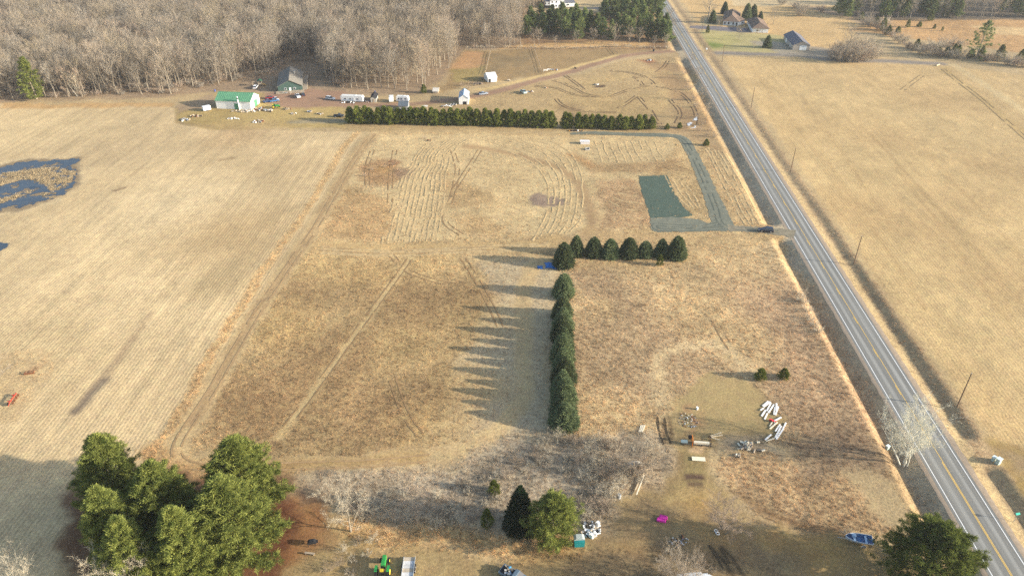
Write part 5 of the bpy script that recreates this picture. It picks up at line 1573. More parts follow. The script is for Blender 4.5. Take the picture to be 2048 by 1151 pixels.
def wheel(t, x, y, r=.36, w=.24, m=M_rim):
    o = MB().cyl((x, y - w / 2, r), (x, y + w / 2, r), r, r, 14).build('wheel', M_tyre, t)
    s_ = 1 if y > 0 else -1
    MB().cyl((x, y + s_ * w * .5, r), (x, y + s_ * (w * .5 + .02), r), r * .62, r * .55, 10).build('rim', m, o)


def car(label, loc, rz, col, kind='suv', cat='car', name='parked_car', L=4.7, W=1.85, group=None):
    t = thing(name, label, cat, loc, rz, group)
    h = L / 2
    if kind == 'suv':
        low = [(-h, .35), (-h, .95), (-h + .1, 1.05), (h * .42, 1.06), (h * .9, .92), (h, .75), (h, .35)]
        cab = [(-h + .08, 1.04), (-h + .35, 1.66), (h * .02, 1.70), (h * .46, 1.05)]
    elif kind == 'pickup':
        low = [(-h, .45), (-h, 1.05), (-h * .1, 1.05), (h * .45, 1.08), (h * .92, 1.0), (h, .8), (h, .45)]
        cab = [(-h * .12, 1.04), (-h * .08, 1.72), (h * .2, 1.76), (h * .46, 1.07)]
    else:
        low = [(-h, .32), (-h, .82), (-h * .6, .9), (h * .4, .9), (h * .92, .76), (h, .6), (h, .32)]
        cab = [(-h * .72, .88), (-h * .38, 1.38), (h * .1, 1.42), (h * .46, .9)]
    n = len(low)
    MB().prism(low, -W / 2, W / 2, [.06, .0, .06, .06, .08, .1, .08]).build('body', col, t)
    MB().prism(cab, -W / 2 + .06, W / 2 - .06, [.0, .2, .2, .0]).build('glasshouse', M_glass, t)
    (x0, z0), (x1, z1) = cab[1], cab[2]
    MB().prism([(x0 - .04, z0), (x0 + .1, z0 + .05), (x1 - .1, z1 + .05), (x1 + .04, z1)], -W / 2 + .25, W / 2 - .25).build('roof', col, t)
    if kind == 'pickup':
        MB().box((-h * .55, 0, 1.06), (h * .78, W - .35, .04)).build('cargo_bed', M_black, t)
    for x in (-h * .6, h * .62):
        for y in (-W / 2 + .08, W / 2 - .08):
            wheel(t, x, y, .38 if kind != 'sedan' else .33)
    for y in (-W * .36, W * .36):
        MB().box((h - .03, y, .78 if kind != 'sedan' else .62), (.1, .36, .16)).build('headlight', M_lamp, t)
        MB().box((-h + .02, y, .9 if kind != 'sedan' else .72), (.08, .28, .2)).build('taillight', M_tail, t)
    return t


def camper(label, loc, rz, L, W=2.4, H=2.9, stripe=None, name='camper_trailer', tongue=True):
    t = thing(name, label, 'camper', loc, rz)
    h = L / 2
    MB().prism([(-h, .55), (-h, H - .25), (-h + .3, H), (h - .5, H), (h, H - .8), (h - .1, .55)], -W / 2, W / 2).build('body', M_wht, t)
    MB().prism([(-h + .3, H), (-h + .3, H + .05), (h - .5, H + .05), (h - .5, H)], -W / 2 + .1, W / 2 - .1).build('roof', mat('aged_white_roof', (.62, .61, .57), .6, .1), t)
    for x, w in ((-h * .6, .9), (-h * .15, .7), (h * .5, 1.0)):
        for s_ in (-1, 1):
            o = MB().box((x, s_ * (W / 2 + .02), 1.75), (w, .06, .55)).build('window', M_glass, t)
    MB().box((h * .2, -W / 2 - .03, 1.45), (.7, .06, 1.75)).build('door', M_trim, t)
    MB().box((0, -W / 2 - .02, 1.1), (L * .8, .05, .12)).build('stripe', stripe or mat('blue_stripe', (.10, .22, .40), .4), t)
    for s_ in (-1, 1):
        for x in ((-.5, .5) if L > 7 else (0,)):
            wheel(t, x - .4, s_ * (W / 2 - .1), .36)
    if tongue:
        MB().cyl((h, -.5, .5), (h + 1.3, 0, .5), .05, .05, 6).cyl((h, .5, .5), (h + 1.3, 0, .5), .05, .05, 6).build('tongue', M_black, t)
    MB().box((h * .3, 0, H + .16), (.7, .6, .24)).build('roof_vent', M_trim, t)
    return t


car('dark blue SUV with white lights stopped on the gravel driveway', P(1531, 463), yaw((1520, 462), (1560, 465)) + math.pi, paint('navy', (.012, .022, .045)), 'suv', L=5.0, W=2.0)
camper('long white camper trailer parked at the wood edge', P(706, 203), yaw((684, 203), (730, 205)), 11.5, 2.5, 3.2)
car('white pickup truck parked in front of the dark green house', P(596, 194), yaw((592, 190), (600, 200)), paint('white', (.75, .75, .74)), 'pickup', 'truck', 'parked_truck', 5.6, 2.0)
car('dark red-tailed car beside the white pickup', P(606, 191), yaw((600, 186), (608, 196)) + math.pi, paint('charcoal', (.03, .035, .045)), 'sedan')
car('black and white SUV between the house and the long camper', P(661, 199), yaw((654, 199), (670, 201)), paint('silver_white', (.62, .63, .63)), 'suv', L=5.0)
camper('small white rounded camper facing the hedge', P(783, 203), yaw((783, 203), (783, 190)) + math.pi, 4.6, 2.2, 2.7)
camper('white motorhome with cab parked right of the small camper', P(806, 203), yaw((798, 202), (815, 203)), 6.2, 2.3, 2.9, name='motorhome', tongue=False)
car('dark pickup beside the left end of the pine hedge', P(678, 234), yaw((670, 234), (690, 234)), paint('black', (.02, .022, .026)), 'pickup', 'truck', 'parked_truck', 5.0)
car('pale green old pickup on the grass beside the dirt road', P(1047, 186), yaw((1044, 184), (1052, 190)), paint('pale_green', (.42, .52, .46)), 'pickup', 'truck', 'parked_truck', 5.2, 2.0)
car('grey car hull on the grass below the dirt road', P(967, 189), yaw((958, 190), (976, 188)), paint('grey', (.30, .34, .40)), 'sedan')
# row of vehicles beside the green shed
car('dark red car at the back of the row beside the green-roofed shed', P(541, 197), yaw((530, 198), (552, 196)), paint('dark_red', (.28, .02, .03)), 'sedan')
car('white car with red nose in the row beside the green-roofed shed', P(552, 200), yaw((548, 198), (556, 203)), paint('white', (.75, .75, .74)), 'sedan', L=4.2)
car('dark blue car in the middle of the row beside the green-roofed shed', P(536, 204), yaw((524, 206), (548, 202)), paint('blue', (.02, .05, .14)), 'sedan')
car('bright blue car at the right of the row beside the green-roofed shed', P(549, 203), yaw((540, 204), (556, 202)), paint('mid_blue', (.05, .15, .32)), 'sedan')
bpt = thing('box_trailer', 'white box trailer standing left of the green-roofed shed', 'trailer', P(414, 221), yaw((406, 222), (422, 219)))
MB().box((0, 0, 1.35), (3.6, 2.1, 1.9)).build('body', M_wht, bpt); wheel(bpt, 0, -1.05, .35); wheel(bpt, 0, 1.05, .35)
MB().box((-1.83, 0, 1.3), (.06, 1.4, 1.5)).build('door', mat('pale_grey_door', (.55, .55, .54), .6), bpt)
car('white van at the wood edge behind the green-roofed shed', P(512, 176), yaw((509, 178), (515, 172)), paint('white', (.75, .75, .74)), 'suv', 'van', 'parked_van', 5.2)


def tractor(label, loc, rz, body, s=1.0, grp=None):
    t = thing('tractor', label, 'tractor', loc, rz, grp)
    MB().prism([(0, .75 * s), (0, 1.45 * s), (.2 * s, 1.55 * s), (1.9 * s, 1.42 * s), (2.0 * s, .8 * s)], -.32 * s, .32 * s, [0, .0, .06, .08, .04]).build('hood', body, t)
    MB().box((-.5 * s, 0, .95 * s), (1.2 * s, .5 * s, .5 * s)).build('chassis', M_black, t)
    MB().box((-.8 * s, 0, 1.4 * s), (.5 * s, .5 * s, .12 * s)).box((-1.05 * s, 0, 1.65 * s), (.1 * s, .5 * s, .5 * s)).build('seat', mat('yellow_seat', (.6, .45, .04), .6), t)
    for sy in (-1, 1):
        w_ = MB().cyl((-.6 * s, sy * .75 * s, .75 * s), (-.6 * s, sy * 1.1 * s, .75 * s), .75 * s, .75 * s, 18).build('wheel', M_tyre, t)
        MB().cyl((-.6 * s, sy * 1.1 * s, .75 * s), (-.6 * s, sy * 1.13 * s, .75 * s), .42 * s, .40 * s, 12).build('rim', mat('yellow_rim', (.65, .5, .05), .5), w_)
        MB().box((-.6 * s, sy * .9 * s, 1.56 * s), (1.1 * s, .42 * s, .06)).build('fender', body, t)
        w2 = MB().cyl((1.65 * s, sy * .5 * s, .4 * s), (1.65 * s, sy * .72 * s, .4 * s), .4 * s, .4 * s, 14).build('wheel', M_tyre, t)
        MB().cyl((1.65 * s, sy * .72 * s, .4 * s), (1.65 * s, sy * .75 * s, .4 * s), .22 * s, .2 * s, 10).build('rim', mat('yellow_rim', (.65, .5, .05), .5), w2)
    MB().cyl((-.15 * s, 0, 1.5 * s), (-.4 * s, 0, 1.85 * s), .02, .02, 6).ring((-.42 * s, 0, 1.86 * s), (-.6, 0, .8), .2 * s, .02, 12, 4).build('steering_wheel', M_black, t)
    MB().cyl((1.1 * s, .18 * s, 1.45 * s), (1.1 * s, .18 * s, 2.2 * s), .04, .04, 8).build('exhaust_pipe', M_black, t)
    return t


M_jgreen = paint('tractor_green', (.03, .26, .05))
tractor('green tractor with yellow wheels beside the flat trailer', P(767, 1142), math.pi / 2, M_jgreen, 1.25)
tractor('small green tractor in the scrap beside the green-roofed shed', P(551, 216), .1, M_jgreen, 1.1)

# flat trailer
ft = thing('flat_trailer', 'long grey utility trailer with worn wooden deck by the tractor', 'trailer', P(817, 1140), yaw((815, 1151), (821, 1102)))
MB().box((0, 0, .55), (5.0, 2.1, .14)).build('frame', M_grey_metal, ft)
dm = [mat('deck_board_grey', (.50, .48, .45), .85, .2, 1.2), mat('deck_board_brown', (.46, .38, .28), .85, .2, 1.2), mat('deck_board_pale', (.60, .58, .55), .85, .15, 1.2)]
for i in range(6):
    MB().box((-2.05 + i * .82, 0, .645), (.78, 2.04, .05)).build('plank', dm[(i * 2) % 3], ft)
for s_ in (-1, 1):
    MB().box((0, s_ * 1.08, .75), (5.0, .06, .3)).build('side_rail', M_grey_metal, ft)
    for x in (-.45, .45): wheel(ft, x, s_ * 1.22, .34, .22)
    MB().box((0, s_ * 1.22, .74), (1.9, .26, .05)).build('fender', M_black, ft)
MB().cyl((-2.5, -.6, .5), (-3.7, 0, .5), .05, .05, 6).cyl((-2.5, .6, .5), (-3.7, 0, .5), .05, .05, 6).box((-3.5, 0, .6), (.3, .2, .25)).build('tongue', M_black, ft)

# pickup bed full of odds and ends at the bottom edge
pk = car('old blue-grey pickup with loaded bed at the bottom edge', P(1030, 1156), yaw((1000, 1140), (1045, 1165)), paint('blue_grey', (.12, .17, .21), .5), 'pickup', 'truck', 'parked_truck', 6.0, 2.2)
r5 = np.random.default_rng(5)
for i in range(14):
    MB().box((-2.4 + r5.random() * 2.0, r5.uniform(-.7, .7), 1.2 + r5.random() * .2), (r5.uniform(.2, .6), r5.uniform(.15, .4), .25), rz=r5.uniform(0, 3)).build('load', [M_wood, M_grey_metal, mat('blue_tarp_scrap', (.08, .32, .55), .5), M_concrete][i % 4], pk)

# aluminium boat on its trailer
bt = thing('boat', 'open aluminium boat with blue interior on a small trailer', 'boat', P(1716, 1083), yaw((1736, 1084), (1690, 1076)))
st = [(-2.4, 1.05), (-1.2, 1.12), (0, 1.1), (1.2, .92), (2.1, .5), (2.55, .06)]
def hull(z_in, shrink, top, bot, closed):
    V = []; F = []
    for x, w in st:
        w = max(w - shrink, .02); V += [(x, -w, top), (x, -w * .72, bot), (x, w * .72, bot), (x, w, top)]
    for i in range(len(st) - 1):
        for j in range(3): F.append((i * 4 + j, i * 4 + j + 1, i * 4 + j + 5, i * 4 + j + 4))
    F.append((0, 1, 2, 3))
    return V, F
V, F_ = hull(0, 0, 1.25, .55, 0); MB().add(V, F_).build('hull', mat('bare_aluminium', (.55, .60, .66), .35, .06, 1, metal=.5), bt)
V, F_ = hull(0, .1, 1.22, .72, 0); MB().add(V, F_).build('interior', mat('blue_carpet', (.06, .15, .30), .8, .15, 3), bt)
g = MB()
for i in range(len(st) - 1):
    for s_ in (-1, 1): g.cyl((st[i][0], s_ * st[i][1], 1.26), (st[i + 1][0], s_ * st[i + 1][1], 1.26), .05, .05, 6)
g.cyl((-2.4, -1.05, 1.26), (-2.4, 1.05, 1.26), .05, .05, 6).build('gunwale', mat('pale_rail', (.72, .75, .78), .35, .03), bt)
for x, w in ((-1.2, 2.0), (.9, 1.8)): MB().box((x, 0, 1.05), (.42, w, .08)).build('bench', mat('pale_blue_bench', (.32, .44, .56), .6), bt)
MB().box((.95, -.35, 1.2), (.7, .7, .5)).build('console', mat('pale_blue_bench', (.32, .44, .56), .6), bt)
MB().box((-2.55, 0, 1.35), (.35, .3, .55)).box((-2.6, 0, .9), (.14, .12, .8)).build('outboard_motor', M_black, bt)
tl = thing('boat_trailer', 'low galvanised trailer under the aluminium boat', 'trailer', P(1716, 1083), yaw((1736, 1084), (1690, 1076)))
MB().cyl((-2.2, -.6, .42), (2.4, -.15, .42), .05, .05, 6).cyl((-2.2, .6, .42), (2.4, .15, .42), .05, .05, 6).cyl((2.4, 0, .42), (3.9, 0, .42), .05, .05, 6).cyl((-.8, -1.2, .38), (-.8, 1.2, .38), .05, .05, 6).box((-.8, 0, .47), (.12, 1.6, .1)).build('frame', M_grey_metal, tl)
for s_ in (-1, 1):
    wheel(tl, -.8, s_ * 1.28, .3, .2)
    MB().ring((-.8, s_ * 1.28, .3), (0, 1, 0), .4, .05, 16, 5).build('fender', M_trim, tl)
MB().cyl((3.2, 0, .05), (3.2, 0, .6), .04, .04, 6).build('jack_stand', M_grey_metal, tl)

# ------------------------------------------------------------------ mown windrows and wheel tracks
def ridge_strip(path, w, h, seed):
    p = np.asarray(path, float); rg_ = np.random.default_rng(seed)
    d = np.gradient(p, axis=0); d /= (np.linalg.norm(d, axis=1, keepdims=True) + 1e-9)
    n = np.stack([-d[:, 1], d[:, 0]], 1)
    ww = w * (1 + rg_.normal(size=len(p)) * .22); hh = h * np.clip(1 + rg_.normal(size=len(p)) * .7, .05, 2.2)
    off = rg_.normal(size=len(p)) * .06
    V = []
    for k, z in ((-.5, -.02), (-.18, .9), (.18, 1.0), (.5, -.02)):
        q = p + n * (k * ww + off)[:, None]
        V.append(np.c_[q, height(q[:, 0], q[:, 1]) + z * hh + .01])
    V = np.stack(V, 1); m = len(p)
    i = np.arange(m * 4).reshape(m, 4)
    gap = fbm(np.arange(m - 1) * .16, np.full(m - 1, seed * 7.3), 3, 2) > .33
    return V.reshape(-1, 3), np.stack([i[:-1, :-1], i[1:, :-1], i[1:, 1:], i[:-1, 1:]], -1)[gap].reshape(-1, 4)


def dense(pts, step=.7):
    p = smooth_path(poly_px(pts), 8)
    L = np.r_[0, np.cumsum(np.linalg.norm(np.diff(p, axis=0), axis=1))]
    k = np.arange(0, L[-1], step)
    return np.stack([np.interp(k, L, p[:, 0]), np.interp(k, L, p[:, 1])], 1)


def wander(p, seed):
    k = np.arange(len(p)) * .7
    o = np.stack([fbm(k * .12, k * 0 + seed * 3.1, 13, 3) - .5, fbm(k * .12, k * 0 + seed * 5.7, 17, 3) - .5], 1) * 1.1
    return p + o


wind = []
for i in range(11):
    wind.append([(763 + 11 * i, 486 - i * .6), (777 + 10.5 * i, 436), (794 + 9.5 * i, 380), (806 + 8.5 * i, 350), (822 + 7.5 * i, 332), (830 + 7 * i, 312), (846 + 7 * i, 294), (868 + 7.5 * i, 280 - (i % 3))])
for j in range(7):
    wind.append([(1064 + 13 * j, 480 - 3 * j), (1088 + 12 * j, 436), (1098 + 11 * j, 384 - 3 * j), (1078 + 11 * j, 340 - 5 * j), (1034 + 10 * j, 310 - 5 * j), (975 + 8 * j, 294 - 3 * j)])
for j in range(6):
    wind.append([(1408 + 9 * j, 292 + 3 * j), (1432 + 10 * j, 340 + 2 * j), (1462 + 10 * j, 400), (1490 + 9 * j, 450)])
for j in range(9):
    wind.append([(1188 + 15 * j, 282), (1198 + 15 * j, 305), (1204 + 16 * j, 326)])
for j in range(6):
    wind.append([(960 + 14 * j, 278), (1000 + 14 * j, 290), (1050 + 13 * j, 306), (1090 + 12 * j, 318)])
for j in range(5):
    wind.append([(1205 + 6 * j, 365 + 18 * j), (1240 + 5 * j, 385 + 16 * j), (1285, 392 + 14 * j)])
for j in range(5):
    wind.append([(640, 494 + 3.2 * j), (760, 499 + 3 * j), (900, 494 + 3 * j), (1040, 488 + 3 * j), (1100, 482 + 3 * j)])
for j in range(4):
    wind.append([(1330 + 14 * j, 352 + 6 * j), (1348 + 12 * j, 385), (1380 + 8 * j, 415 + j)])
v, f = join_strips([ridge_strip(wander(dense(w_, .7), i), .8, .055, i) for i, w_ in enumerate(wind)])
wr = link_mesh('hay_windrows', np_mesh('hay_windrows', v, f), mat('straw', alb(216, 184, 132), .95, .3, 1.2), None, False)
tag(wr, 'low curving windrows of cut straw over the mown meadow', 'straw', kind='stuff')

M_rut = mat('dark_wheel_rut', alb(124, 98, 74), .95, .25, .8)
M_rut2 = mat('pressed_grass_track', alb(178, 142, 98), .95, .25, .8)
ruts = [[(1106, 160), (1126, 166), (1150, 178), (1168, 188), (1195, 194), (1225, 192), (1258, 180), (1290, 173), (1325, 175), (1358, 185), (1380, 205), (1392, 228), (1390, 248)],
        [(1208, 142), (1250, 145), (1282, 152), (1302, 163), (1312, 176)], [(1262, 154), (1276, 160), (1286, 172)], [(1068, 172), (1110, 176), (1135, 186), (1165, 193), (1200, 194)],
        [(1112, 198), (1124, 210), (1150, 220), (1200, 225), (1250, 226)], [(1278, 195), (1300, 220), (1312, 240), (1322, 250)], [(1336, 122), (1328, 134), (1312, 146)], [(1236, 218), (1256, 205), (1274, 192)],
        [(1130, 150), (1152, 166), (1168, 180)], [(1340, 200), (1360, 225), (1352, 248)], [(1280, 245), (1310, 252), (1360, 256), (1386, 250)]]
gauge = 1.7


def pair(pts, w, m, name, k=.3, gauge=1.7, step=.8):
    p = dense(pts, step)
    d = np.gradient(p, axis=0); d /= (np.linalg.norm(d, axis=1, keepdims=True) + 1e-9)
    n = np.stack([-d[:, 1], d[:, 0]], 1)
    two = []
    for sg in (-1, 1):
        v, f = ribbon(p + n * gauge / 2 * sg, w * (.45 + 1.1 * fbm(np.arange(len(p)) * .2, np.full(len(p), sg * 9.1), 5, 2)), .05 if name != 'wheel_track' or m.name != 'drive_rut' else .085, 2, k, 3)
        g = fbm(np.arange(len(f)) * .14, np.full(len(f), sg * 4.7 + pts[0][0]), 6, 2) > .36
        two.append((v, f[g] if g.any() else f))
    v, f = join_strips(two)
    return tag(link_mesh(name, np_mesh(name, v, f), m), kind='structure')


for q in ruts: pair(q, .5, M_rut, 'wheel_track')
for q in [[(926, 515), (955, 560), (984, 615), (1002, 655)], [(784, 752), (796, 790), (815, 835), (842, 872)], [(782, 508), (812, 538), (872, 560), (930, 572)], [(905, 300), (915, 340), (905, 390), (890, 440), (925, 470)], [(960, 300), (935, 340), (905, 385)], [(745, 300), (735, 330), (735, 370)], [(790, 300), (782, 350), (780, 405)],
          [(1430, 640), (1445, 670), (1465, 700)], [(820, 516), (760, 600), (700, 682), (640, 765), (562, 868)]]:
    pair(q, .38, M_rut2, 'wheel_track')
for q in [[(748, 268), (720, 302), (680, 368), (630, 457), (590, 514), (530, 602), (470, 702), (420, 786), (378, 848), (356, 886), (356, 912), (385, 930), (470, 935), (600, 931), (740, 927), (860, 915)], [(640, 497), (760, 503), (900, 499), (1030, 492)]]:
    pair(q, .45, mat('faint_track', alb(196, 160, 114), .95, .25, .8), 'wheel_track', gauge=2.0)
pair([(1150, 268), (1260, 269), (1330, 271), (1364, 279), (1390, 319), (1412, 367), (1430, 410), (1446, 450), (1500, 459), (1560, 464)], .5, mat('drive_rut', alb(116, 120, 106), .95, .2), 'wheel_track')
pair([(1440, 446), (1400, 452), (1340, 450), (1312, 448), (1320, 458), (1400, 458), (1450, 455)], .45, MATS['drive_rut'], 'wheel_track')
for q in [[(1886, 138), (1920, 165), (1965, 200), (2010, 240), (2060, 285)], [(1805, 180), (1825, 165), (1845, 150)]]:
    pair(q, .5, mat('hay_track', alb(168, 140, 98), .95, .2), 'wheel_track', gauge=2.2)
for q in [[(1425, 1088), (1440, 1110), (1462, 1150), (1475, 1175)], [(1322, 835), (1325, 862), (1335, 890)]]:
    pair(q, .45, mat('yard_rut', alb(96, 82, 62), .95, .2), 'wheel_track')

# ------------------------------------------------------------------ poles, fences, roadside things
M_pole = mat('creosote_pole', (.17, .115, .075), .9, .15, 2)
poles = [(1404, 63), (1444, 124), (1502, 216), (1581, 344), (1707, 529), (1914, 813)]
for i, (u, v) in enumerate(poles):
    t = thing('utility_pole', ['most distant brown utility pole beside the great bare tree', 'brown utility pole at the house drive corner', 'third utility pole down the right road side', 'utility pole level with the gravel pad', 'utility pole beside the hay field past the dark SUV', 'nearest tall brown utility pole by the road ditch'][i], 'pole', P(u, v), 0, 'utility poles along the road')
    MB().cyl((0, 0, -.5), (0, 0, 10.2), .17, .12, 10).build('shaft', M_pole, t)
    MB().cyl((0, 0, 10.2), (0, 0, 10.45), .05, .07, 8).build('insulator', M_grey_metal, t)


def fence(label, A, B, n, h=1.2, rails=2, m=M_wood, wire=False):
    a, b = P(*A), P(*B)
    t = thing('fence', label, 'fence', a, 0)
    d = b - a
    for i in range(n):
        q = d * (i / (n - 1)); z = float(height(a.x + q.x, a.y + q.y)) - a.z
        MB().box((q.x, q.y, z + h / 2 - .1), (.14, .14, h + .2)).build('post', m, t)
    for k in range(rails):
        z = h * (.45 + .45 * k)
        MB().cyl((0, 0, z), (d.x, d.y, d.z + z), .02 if wire else .05, .02 if wire else .05, 5).build('wire' if wire else 'rail', m, t)
    return t


fence('grey rail fence across the middle of the pasture', (1069, 99), (1084, 146), 16)
fence('short rail fence at the right end of the pasture', (1222, 95), (1235, 110), 7)
fence('weathered fence on the left side of the pasture', (981, 104), (970, 150), 14)
fence('post and wire fence along the hedgerow behind the pasture', (932, 100), (1300, 98), 44, 1.3, 2, M_wood, True)
gt = thing('gate', 'pale leaning gate pieces at the end of the pasture fence', 'gate', P(1091, 143), .5)
MB().box((0, 0, .6), (2.6, .08, .1)).box((0, 0, 1.1), (2.6, .08, .1)).box((-1.3, 0, .7), (.1, .08, 1.2)).box((1.3, 0, .7), (.1, .08, 1.2)).box((0, 0, .85), (2.7, .08, .1), ry=.4).build('frame', M_trim, gt)
for u, v, lab in [(1986, 920, 'left pale green cable pedestal at the ditch edge'), (1995, 926, 'right larger pale green cable pedestal at the ditch edge'), (1774, 897, 'pale green cable pedestal under the roadside poplar')]:
    t = thing('cable_pedestal', lab, 'utility box', P(u, v), .5, 'cable pedestals')
    k = 1.3 if u == 1995 else 1.0
    MB().box((0, 0, .55 * k), (.8 * k, .6 * k, 1.1 * k)).build('housing', mat('pedestal_green', (.42, .50, .45), .5), t)
    MB().box((0, 0, 1.14 * k), (.9 * k, .7 * k, .1)).build('lid', mat('pedestal_lid', (.62, .70, .68), .5), t)
t = thing('road_sign', 'teal address sign on a thin post in the right ditch', 'sign', P(2027, 1043), .2)
MB().cyl((0, 0, -.2), (0, 0, 2.3), .05, .05, 8).build('post', M_grey_metal, t)
MB().box((0, 0, 2.45), (.95, .06, .42), rx=-.9).build('plate', mat('teal_sign', (.02, .40, .30), .4), t)
t = thing('mailbox', 'white mailbox at the house drive across the road', 'mailbox', P(1413, 102), 0)
MB().box((0, 0, .5), (.1, .1, 1.0)).build('post', M_wood, t); MB().prism([(-.5, 1.0), (-.5, 1.4), (-.3, 1.6), (.3, 1.6), (.5, 1.4), (.5, 1.0)], -.6, .6).build('box', M_trim, t)

# ------------------------------------------------------------------ lumber yard
M_board = mat('bright_white_board', (.80, .77, .72), .7, .06, 2)
M_cream = mat('cream_plank', (.74, .66, .50), .8, .08, 2)


def beam(name, label, cat, a, b, w, h, m, group=None, z=0.0, off=(1400, 790, 10.24)):
    p = P(off[0] + a[0] / off[2], off[1] + a[1] / off[2]); q = P(off[0] + b[0] / off[2], off[1] + b[1] / off[2])
    d = q - p; c = (p + q) / 2
    o = MB().box((0, 0, h / 2), (d.to_2d().length, w, h)).build(name, m)
    o.location = (c.x, c.y, c.z + .06 + z); o.rotation_euler = (0, 0, math.atan2(d.y, d.x))
    return tag(o, label, cat, group)


bl = [((1282, 228), (1400, 128), .42, 'wide'), ((1300, 245), (1440, 140), .4, 'wide'), ((1232, 318), (1305, 268), .3, 'short'), ((1260, 432), (1345, 305), .42, 'short'), ((1365, 330), (1450, 165), .36, 'long'), ((1395, 372), (1512, 196), .36, 'long'), ((1322, 497), (1378, 375), .36, 'short'),
      ((1508, 405), (1530, 245), .25, 'thin'), ((1565, 175), (1560, 330), .42, 'upright'), ((1540, 412), (1602, 235), .4, 'upright'), ((1535, 525), (1662, 455), .36, 'slanting'), ((1428, 695), (1582, 562), .3, 'slanting'), ((1425, 640), (1478, 555), .25, 'short'),
      ((1540, 747), (1637, 600), .32, 'lower'), ((1538, 880), (1662, 635), .36, 'lower'), ((1560, 908), (1705, 685), .36, 'lower'), ((1700, 690), (1758, 568), .34, 'lower'), ((1330, 922), (1457, 812), .34, 'lowest'), ((1355, 942), (1528, 884), .26, 'lowest')]
for i, (a, b, w, k) in enumerate(bl):
    part_ = 'upper heap' if i < 10 else 'middle near the red scrap' if i < 13 else 'lower heap'
    beam('white_board', f'{ordinal(i + 1)} white board from the top of the scattered lumber, {part_}', 'board', a, b, w, .12, M_board if i not in (11, 12, 18) else M_cream, 'white boards scattered in the yard', .04 * (i % 3))
rs = thing('red_scrap', 'crumpled red metal scrap between the white boards', 'scrap', P(1547, 842), .3)
MB().box((0, 0, .25), (1.3, .7, .05), ry=.4).box((-.6, .4, .3), (.7, .5, .05), rx=.6).build('sheet', mat('red_sheet', (.50, .03, .04), .5), rs); MB().cyl((-.4, -.9, .1), (.2, .1, .5), .05, .05, 6).build('rod', M_grey_metal, rs)
for i, (a, b) in enumerate([((210, 870), (430, 802)), ((225, 890), (455, 855)), ((225, 905), (400, 955))]):
    beam('sawn_pole', f'{ordinal(i + 1)} of three pale poles fanning from the sawhorse', 'pole', a, b, .22, .16, M_plank, 'poles on the sawhorse', .5)
t = thing('sawhorse', 'dark sawhorse carrying three pale poles', 'sawhorse', P(1419.5, 879), 1.4)
MB().box((0, 0, .55), (1.6, .15, .12)).box((-.6, .25, .27), (.1, .1, .6), rx=.4).box((-.6, -.25, .27), (.1, .1, .6), rx=-.4).box((.6, .25, .27), (.1, .1, .6), rx=.4).box((.6, -.25, .27), (.1, .1, .6), rx=-.4).build('frame', mat('dark_rusty_iron', (.13, .07, .05), .8), t)
sm = thing('sawmill', 'portable sawmill with orange carriage and pale log on its bed', 'sawmill', P(1394, 888), yaw((1360, 886), (1412, 890)))
MB().box((0, .25, .35), (6.6, .12, .16)).box((0, -.45, .35), (6.6, .12, .16)).build('bed', mat('dark_iron', (.10, .09, .085), .7), sm)
for x in (-3, -1, 1, 3): MB().box((x, -.1, .14), (.14, .9, .28)).build('foot', M_black, sm)
MB().box((.9, -.1, .68), (3.4, .55, .5)).build('log', M_cream, sm)
MB().box((-1.2, .7, 1.0), (.16, .16, 1.9)).box((-1.2, -.9, 1.0), (.16, .16, 1.9)).box((-1.2, -.1, 1.95), (.2, 1.9, .16)).build('carriage', mat('orange_paint', (.55, .17, .03), .5), sm)
MB().box((-1.7, .5, 1.6), (.7, .7, .6)).cyl((-1.7, .5, 1.9), (-1.7, .5, 2.2), .1, .1, 8).build('engine', M_black, sm)
MB().box((-2.9, .05, .6), (1.5, .9, .25)).build('water_tank', mat('grey_blue_tank', (.20, .26, .27), .5), sm)
for i in range(5):
    pl = MB().box((0, (i - 2) * .24, .18 + .01 * (i % 2)), (2.9, .22, .08)).build('plank', mat('cream_fresh_plank', (.76, .69, .50), .8, .06), None)
    c = P(1397, 918); pl.location = c; pl.rotation_euler = (0, 0, yaw((1383, 917), (1410, 919)))
    tag(pl, f'{ordinal(i + 1)} cream plank from the front in the neat stack below the sawmill', 'plank', 'planks laid side by side')
for i in range(3):
    beam('pale_pole', f'{["left", "middle", "right"][i]} of three pale poles lying in the grass left of the sawmill', 'pole', (38 + i * 3.6 - i * .6, 84), (42.5 + i * 3.6, 70.5), .26, .14, M_cream, 'poles in the grass', off=(1240, 780, 1.0))
beam('long_board', 'left of two long pale boards leaning at the thicket edge', 'board', (50, 81), (68, 45), .2, .14, M_plank, 'long boards at the thicket', .15, (1220, 900, 1.0))
beam('long_board', 'right of two long pale boards leaning at the thicket edge', 'board', (52.5, 91), (68, 51), .2, .14, M_cream, 'long boards at the thicket', .2, (1220, 900, 1.0))
t = thing('tin_sheet', 'bent grey roofing sheet under the dark bare tree', 'sheet', P(1270, 931), .1)
MB().add([(-1.7, -.7, .15), (-.5, -.6, .5), (.6, -.6, .55), (1.7, -.6, .2), (-1.6, .8, .35), (-.5, .8, .8), (.6, .7, .8), (1.5, .7, .5)], [(0, 1, 5, 4), (1, 2, 6, 5), (2, 3, 7, 6)]).build('sheet', mat('pale_tin', (.58, .55, .48), .5), t)
# heap of split wood
r6 = np.random.default_rng(6)


